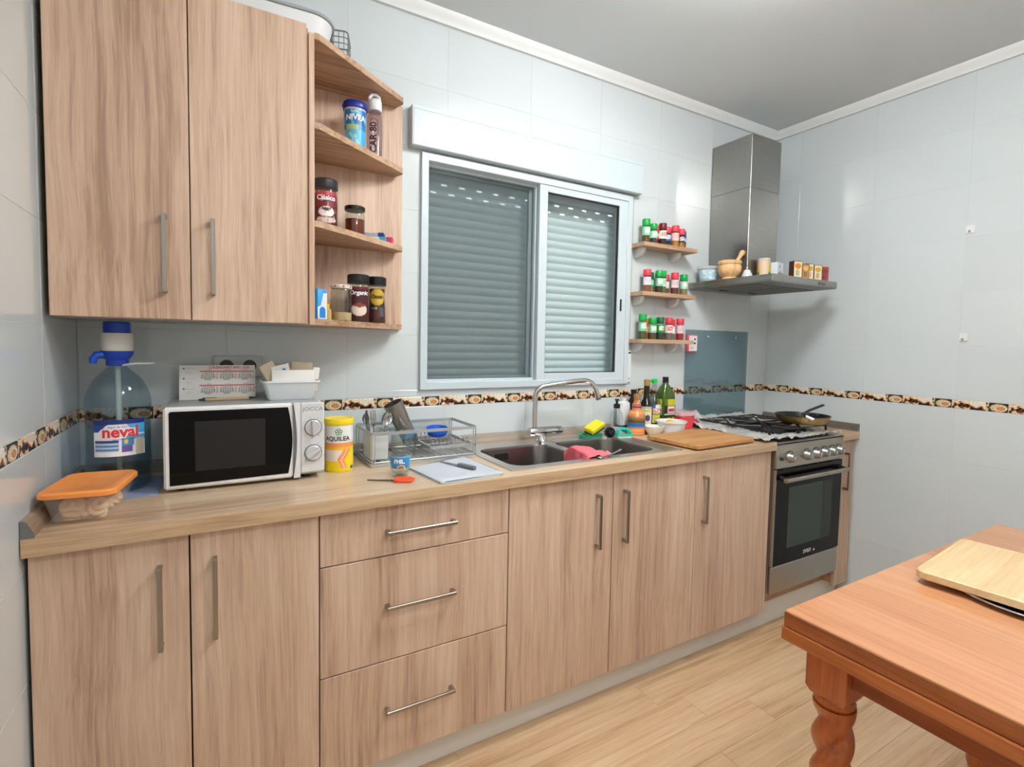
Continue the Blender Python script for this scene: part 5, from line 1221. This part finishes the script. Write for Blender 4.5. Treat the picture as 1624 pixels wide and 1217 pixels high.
# second tier
CFB = mat('coffee_brown', '5A2E1C', 0.35)
def coffee_jar(name, label, x, y, z, r, h, capc, fn, words, textz, size, hip=0.0, tcol=WHITEINK):
    t = thing(name, label, 'coffee jar', (x, y, z)); fa = facing(x, y)
    M().lathe([(0, 0), (r-0.003, 0), (r, 0.004), (r-hip*0.3, h*0.35), (r-hip, h*0.62), (r-0.001, h*0.78), (r-0.004, h*0.83)], 32).obj('jar', JARGLASS, t)
    M().lathe([(0, 0.002), (r-0.004, 0.003), (r-0.0022, 0.006), (r-hip*0.3-0.0022, h*0.35), (r-hip-0.0022, h*0.62), (r-0.004, h*0.72), (0, h*0.73)], 30).obj('coffee', CFB, t)
    M().lathe([(0, h*0.82), (r+0.0005, h*0.82), (r+0.001, h*0.83), (r+0.001, h*0.975), (r-0.002, h), (0, h)], 32).obj('lid', mat('lid_'+capc, capc, 0.35), t)
    rf = lambda zz: r-hip*max(0, 1-abs(zz-h*0.55)/(h*0.4))*0.9
    jar_label(t, fn, (lambda zz: max(rf(zz), r-hip)) if hip else r, fa+0.08, 1.9, h*0.10, h*0.74)
    wrap_text(words, size, (r if not hip else r-hip*0.5)+0.0006, fa+0.06, textz*h, t, tcol, bold=0.0006); return t
def clas(u, v):
    c = H('7A2430') if v > 0.5 else H('5A1E22')
    if v > 0.85: c = H('B03A44')
    if ((u-0.5)/0.34)**2+((v-0.36)/0.16)**2 < 1: c = H('EFE6E2')
    if ((u-0.5)/0.20)**2+((v-0.44)/0.05)**2 < 1: c = H('3A1C14')
    if v < 0.18: c = H('D8C6C0') if ((u-0.5)/0.45)**2+((v-0.12)/0.10)**2 < 1 else c
    if nz(u*8, v*8, 1, 2) > 0.42: c = H('C88A90')
    return c
coffee_jar('coffee_jar', 'brown coffee jar with dark lid and red label on the second end shelf', 0.684, -0.200, SHT[1], 0.0385, 0.162, '23232A', clas, 'Clásico', 0.60, 0.021)
x, y = 0.793, -0.140
hj = thing('honey_jar', 'jar of amber honey with black lid beside the coffee jar', 'honey jar', (x, y, SHT[1]))
M().lathe([(0, 0), (0.031, 0), (0.034, 0.003), (0.034, 0.072), (0.031, 0.084), (0.028, 0.092)], 30).obj('jar', JARGLASS, hj)
M().lathe([(0, 0.002), (0.031, 0.003), (0.0325, 0.006), (0.0325, 0.060), (0, 0.060)], 30).obj('honey', mat('honey', '7A2E12', 0.15, 0, 0.6), hj)
M().lathe([(0, 0.091), (0.0345, 0.091), (0.035, 0.093), (0.035, 0.103), (0.033, 0.105), (0, 0.105)], 30).obj('lid', BLACK, hj)
def packet(label, x, y, z, w, d, h, rz, col, c2):
    t = thing('small_box', label, 'box', (x, y, z), rz=rz)
    M().box(-w/2, w/2, -d/2, d/2, 0, h, 0.001).obj('carton', mat('carton_'+col, col, 0.5), t)
    M().box(w/2-0.02, w/2+0.0006, -d/2-0.0006, d/2+0.0006, 0.0, h+0.0006, 0.0005).obj('end_flap', mat('carton_'+c2, c2, 0.5), t)
packet('flat white medicine box with blue end on the second end shelf', 0.875, -0.088, SHT[1], 0.082, 0.035, 0.018, -0.45, 'E6E9EC', '3FA8D8')
packet('flat grey medicine box with navy end lying on the white box', 0.872, -0.084, SHT[1]+0.0187, 0.080, 0.036, 0.014, -0.43, 'B9BEC6', '1F2F7E')
packet('small pink box at the tip of the second end shelf', 0.940, -0.052, SHT[1], 0.030, 0.028, 0.030, -0.5, 'E86A8A', 'D84A70')
# lowest tier
x, y = 0.654, -0.262
tq = thing('salt_box', 'blue and white salt pack with rounded top on the lowest end shelf', 'box', (x, y, SHT[0]), rz=0.5)
M().rloft([(0.0185, 0.014, 0.005, 0), (0.019, 0.0145, 0.006, 0.002), (0.019, 0.0145, 0.006, 0.092), (0.015, 0.011, 0.005, 0.098)]).obj('pack', mat('pack_blue', '2A9BE0', 0.4), tq)
m = M(); m.prism([(-0.0175, 0.003), (0.0175, 0.003), (0.0175, 0.085), (0.004, 0.085), (-0.006, 0.045), (-0.0175, 0.040)], 0, 0.0006, mtx=Matrix.Translation((0, -0.0146, 0)) @ Matrix.Rotation(PI/2, 4, 'X')); m.obj('white_panel', WHITE, tq)
m = M(); q = [(-0.011, 0.006), (0.011, 0.006)]+[(0.011*math.cos(PI*k/8), 0.030+0.011*math.sin(PI*k/8)) for k in range(9)]
m.prism(q, 0, 0.0006, mtx=Matrix.Translation((0, -0.0153, 0)) @ Matrix.Rotation(PI/2, 4, 'X')); m.obj('blue_panel', mat('panel_blue', '1788D8', 0.4), tq)
x, y = 0.686, -0.215
yb = thing('small_bottle', 'tiny yellow-capped bottle between the salt pack and the powder jar', 'bottle', (x, y, SHT[0]))
M().lathe([(0, 0), (0.013, 0), (0.0145, 0.002), (0.0145, 0.034), (0.008, 0.043)], 18).obj('bottle', mat('oil_amber', 'C8A860', 0.25), yb)
M().lathe([(0, 0.043), (0.0085, 0.043), (0.0085, 0.056), (0, 0.056)], 14).obj('cap', mat('cap_yellow', 'E8B41E', 0.4), yb)
x, y = 0.700, -0.165
rb = thing('small_bottle', 'tiny red-capped dark bottle behind the powder jar', 'bottle', (x, y, SHT[0]))
M().lathe([(0, 0), (0.011, 0), (0.012, 0.002), (0.012, 0.034), (0.007, 0.042)], 18).obj('bottle', mat('dark_amber', '4A2A14', 0.25), rb)
M().lathe([(0, 0.042), (0.0075, 0.042), (0.0075, 0.056), (0, 0.056)], 14).obj('cap', mat('cap_red', 'B8322A', 0.4), rb)
x, y = 0.738, -0.185
pj = thing('powder_jar', 'glass jar a third full of cream powder with flowered lid', 'jar', (x, y, SHT[0]))
M().lathe([(0, 0), (0.032, 0), (0.035, 0.003), (0.035, 0.095), (0.032, 0.108), (0.030, 0.112)], 30).obj('jar', glass('jar_clear2', 'E9ECE8', 0.3), pj)
M().lathe([(0, 0.002), (0.032, 0.003), (0.0332, 0.006), (0.0332, 0.030), (0, 0.028)], 28).obj('powder', mat('cream_powder', 'DCC08A', 0.9), pj)
M().lathe([(0, 0.111), (0.034, 0.111), (0.035, 0.113), (0.035, 0.121), (0.033, 0.123), (0, 0.123)], 30).obj('lid', mat('lid_cream', 'E4DCD0', 0.5), pj)
for k in range(8):
    a = 2*PI*k/8; M().cyl((0.0348*math.cos(a), 0.0348*math.sin(a), 0.117), (0.0356*math.cos(a), 0.0356*math.sin(a), 0.117), 0.0032, 8).obj('flower', mat('flower_red' if k % 2 else 'flower_blue', 'B9483E' if k % 2 else '5A6A8A', 0.5), pj)
def org(u, v):
    c = H('4A1620')
    if ((u-0.5)/0.40)**2+((v-0.25)/0.20)**2 < 1: c = H('E6D6C8')
    if ((u-0.5)/0.30)**2+((v-0.40)/0.07)**2 < 1: c = H('8A3A2A')
    if v > 0.93: c = H('6A2430')
    return c
coffee_jar('coffee_jar', 'tall coffee jar with black lid and maroon label on the lowest end shelf', 0.806, -0.140, SHT[0], 0.0375, 0.168, '1A1A1E', org, 'Organic', 0.61, 0.021)
def gold(u, v):
    c = H('4A1E1E')
    if ((u-0.5)/0.52)**2+((v-0.72)/0.27)**2 < 1: c = H('D8B23C')
    if 0.10 < u < 0.5 and 0.30 < v < 0.40: c = (H('2A6AC0'), H('4FA050'), H('E0C030'))[min(2, int((u-0.10)/0.14))]
    if 0.66 < u < 0.92 and 0.08 < v < 0.40: c = H('ECECEC') if int(u*60) % 2 else H('55555A')
    return c
coffee_jar('coffee_jar', 'waisted coffee jar with black lid and gold oval label on the lowest end shelf', 0.882, -0.100, SHT[0], 0.0335, 0.170, '15151A', gold, 'Classic', 0.57, 0.017, hip=0.006, tcol=DARKINK)

# ------------------------------------------------------------------ on top of the wall cabinet
ZW = ZU1+0.0008
ta = thing('white_tray', 'large white rounded tray with grey rim on the wall cabinet', 'tray', (0.47, -0.165, ZW), rz=-0.05)
M().rloft([(0.20, 0.085, 0.05, 0), (0.215, 0.098, 0.06, 0.008), (0.235, 0.115, 0.07, 0.072), (0.230, 0.110, 0.068, 0.072), (0.210, 0.093, 0.058, 0.010), (0.1, 0.05, 0.02, 0.008)], n=8).obj('tray', WHITE, ta)
m = M(); m.tube([(x, y, 0.074) for x, y in rr(0.235, 0.115, 0.07, 8)], 0.006, 8, closed=True); m.obj('rim', mat('rim_grey', '9EA6AA', 0.4), ta)
wk = thing('wire_basket', 'small grey wire basket on top of the end shelf', 'wire basket', (0.742, -0.150, ZU0-0.002+SHZ[3]+0.0195), rz=-0.3)
GW = mat('dark_wire', '7C7F80', 0.4, 0.7)
for k in range(6):
    z = 0.004+0.019*k
    M().tube(rect(-0.028, 0.028, -0.055, 0.055, z, 0.012), 0.0015 if 0 < k < 5 else 0.0024, 6, closed=True).obj('hoop', GW, wk)
for a in range(4):
    for s in (-1, 1): M().cyl((s*0.028, -0.04+0.027*a, 0.003), (s*0.028, -0.04+0.027*a, 0.100), 0.0015, 6).obj('upright', GW, wk)
for a in range(3):
    for s in (-1, 1): M().cyl((-0.016+0.016*a, s*0.055, 0.003), (-0.016+0.016*a, s*0.055, 0.100), 0.0015, 6).obj('upright', GW, wk)
for a in range(5): M().cyl((-0.028, -0.044+0.022*a, 0.0035), (0.028, -0.044+0.022*a, 0.0035), 0.0014, 6).obj('base_wire', GW, wk)
M().tube([(-0.027, -0.03, 0.100), (-0.045, -0.03, 0.112), (-0.110, -0.028, 0.114)], 0.0028, 6).obj('handle', GW, wk)

# ------------------------------------------------------------------ on the cooker hood
ZH = 1.698+0.0373
tu = thing('plastic_tub', 'clear plastic tub with pale blue label on the cooker hood', 'tub', (2.706, -0.085, ZH))
M().lathe([(0, 0), (0.043, 0), (0.046, 0.003), (0.055, 0.070), (0.054, 0.072), (0.045, 0.006), (0, 0.005)], 30).obj('wall', milky('tub_hazy', 'DCE8EA', 0.45, 0.15), tu)
M().lathe([(0, 0.070), (0.060, 0.070), (0.061, 0.073), (0.061, 0.081), (0.057, 0.083), (0, 0.082)], 30).obj('lid', milky('lid_hazy', 'E2ECEE', 0.6, 0.15), tu)
wrap_print('label', lambda u, v: H('A9D8E8') if nz(u*6, v*6, 1, 1) < 0.1 else H('E6F0F2'), lambda z: 0.0458+0.0092*(z-0.003)/0.067, facing(2.706, -0.085), 2.0, 0.012, 0.062, 16, 12, tu)
x, y = 2.700, -0.222
mo = thing('mortar', 'turned beech wood mortar on the cooker hood', 'mortar', (x, y, ZH))
M().lathe([(0, 0), (0.036, 0), (0.038, 0.004), (0.034, 0.012), (0.048, 0.024), (0.058, 0.045), (0.058, 0.066), (0.053, 0.076), (0.058, 0.080), (0.059, 0.092), (0.056, 0.097), (0.048, 0.097), (0.044, 0.05), (0.02, 0.03), (0, 0.028)], 36).obj('bowl', BEECH, mo)
ps = thing('pestle', 'beech wood pestle leaning out of the mortar', 'pestle', (x+0.002, y, ZH+0.042), rot=(0.0, 0.72, 0.0))
M().lathe([(0, -0.006), (0.012, -0.002), (0.016, 0.010), (0.014, 0.03), (0.010, 0.06), (0.009, 0.10), (0.011, 0.125), (0.0145, 0.140), (0.013, 0.152), (0, 0.156)], 20).obj('shaft', BEECH, ps)
x, y = 2.735, -0.300
cr_ = thing('glass_cruet', 'small clear glass bottle with white grains next to the mortar', 'bottle', (x, y, ZH))
M().lathe([(0, 0), (0.024, 0), (0.028, 0.004), (0.028, 0.018), (0.020, 0.045), (0.013, 0.066), (0.014, 0.100), (0.0165, 0.104)], 24).obj('bottle', glass('cruet_glass', 'EFF3F3', 0.35), cr_)
M().lathe([(0, 0.003), (0.024, 0.004), (0.026, 0.016), (0.014, 0.044), (0, 0.050)], 20).obj('salt', mat('salt_white', 'EEF0F0', 0.9), cr_)
x, y = 2.888, -0.290
cy_ = thing('spice_tin', 'cream tin with yellow and green fruit print on the cooker hood', 'tin', (x, y, ZH))
M().lathe([(0, 0), (0.029, 0), (0.031, 0.003), (0.031, 0.108), (0.027, 0.112), (0, 0.112)], 28).obj('body', mat('tin_cream', 'DCC0A0', 0.5), cy_)
wrap_print('label', lambda u, v: H('E8C23A') if abs(u-0.5) > 0.28 and 0.4 < v < 0.8 else (H('6A9A40') if abs(u-0.5) > 0.26 and 0.2 < v <= 0.42 else (H('3A3A3E') if v < 0.10 else H('DFC4A6'))), 0.0312, facing(x, y), 2.7, 0.012, 0.100, 24, 24, cy_)
M().lathe([(0, 0.112), (0.030, 0.111), (0.030, 0.120), (0, 0.121)], 24).obj('lid', milky('lid_clear', 'E6E6E0', 0.7), cy_)
ct = thing('small_carton', 'white carton with blue print beside the fruit tin on the hood', 'carton', (2.985, -0.300, ZH), rz=0.15)
M().box(-0.033, 0.033, -0.018, 0.018, 0, 0.105, 0.001).obj('box', mat('carton_white', 'E4E9F0', 0.5), ct)
flat_print('print', lambda u, v: H('24365E') if (v < 0.16 or ((u-0.5)/0.42)**2+((v-0.42)/0.12)**2 < 1 and nz(u*9, v*9, 1, 2) > -0.1) else (H('2F6FC0') if (u-0.4)**2+(v-0.8)**2 < 0.006 else H('E4E9F0')), 0.064, 0.103, 22, 30, ct, (0, -0.0186, 0.0525), (PI/2, 0, 0))
BX = [(2.905, 0.052, '3A1616', 'E9D9B0', 'D98A3A', 0.086, 'tallest'), (2.962, 0.044, '5A2A1C', 'B98A5A', 'E2B070', 0.076, 'brown'), (3.010, 0.046, '4A1A14', 'ECDDB8', 'C9A24A', 0.082, 'cream'), (3.072, 0.050, '5E1A1E', 'EBDDB4', 'D2A640', 0.080, 'red-sided'), (3.142, 0.052, '7A2A2A', 'A8484A', '8A3434', 0.078, 'all-red')]
for i, (x, w, side, fr, ac, h, nm) in enumerate(BX):
    t = thing('spice_box', '%s spice packet, %s from the chimney along the front of the hood' % (nm, ORD[i]), 'spice box', (x, -0.452-0.006*(i % 2), ZH), rz=-0.30, group='spice packets on the hood')
    M().box(-w/2, w/2, -0.016, 0.016, 0, h, 0.0008).obj('carton', mat('box_'+side, side, 0.5), t)
    flat_print('print', (lambda fr, ac, side: (lambda u, v: H(ac) if ((u-0.5)/0.4)**2+((v-0.72)/0.18)**2 < 1 else (H('241414') if 0.1 < v < 0.5 and 0.30 < u < 0.75 and int(u*12) % 2 else H(fr))))(fr, ac, side), w-0.006, h-0.006, 16, 20, t, (0, -0.0166, h/2), (PI/2, 0, 0))
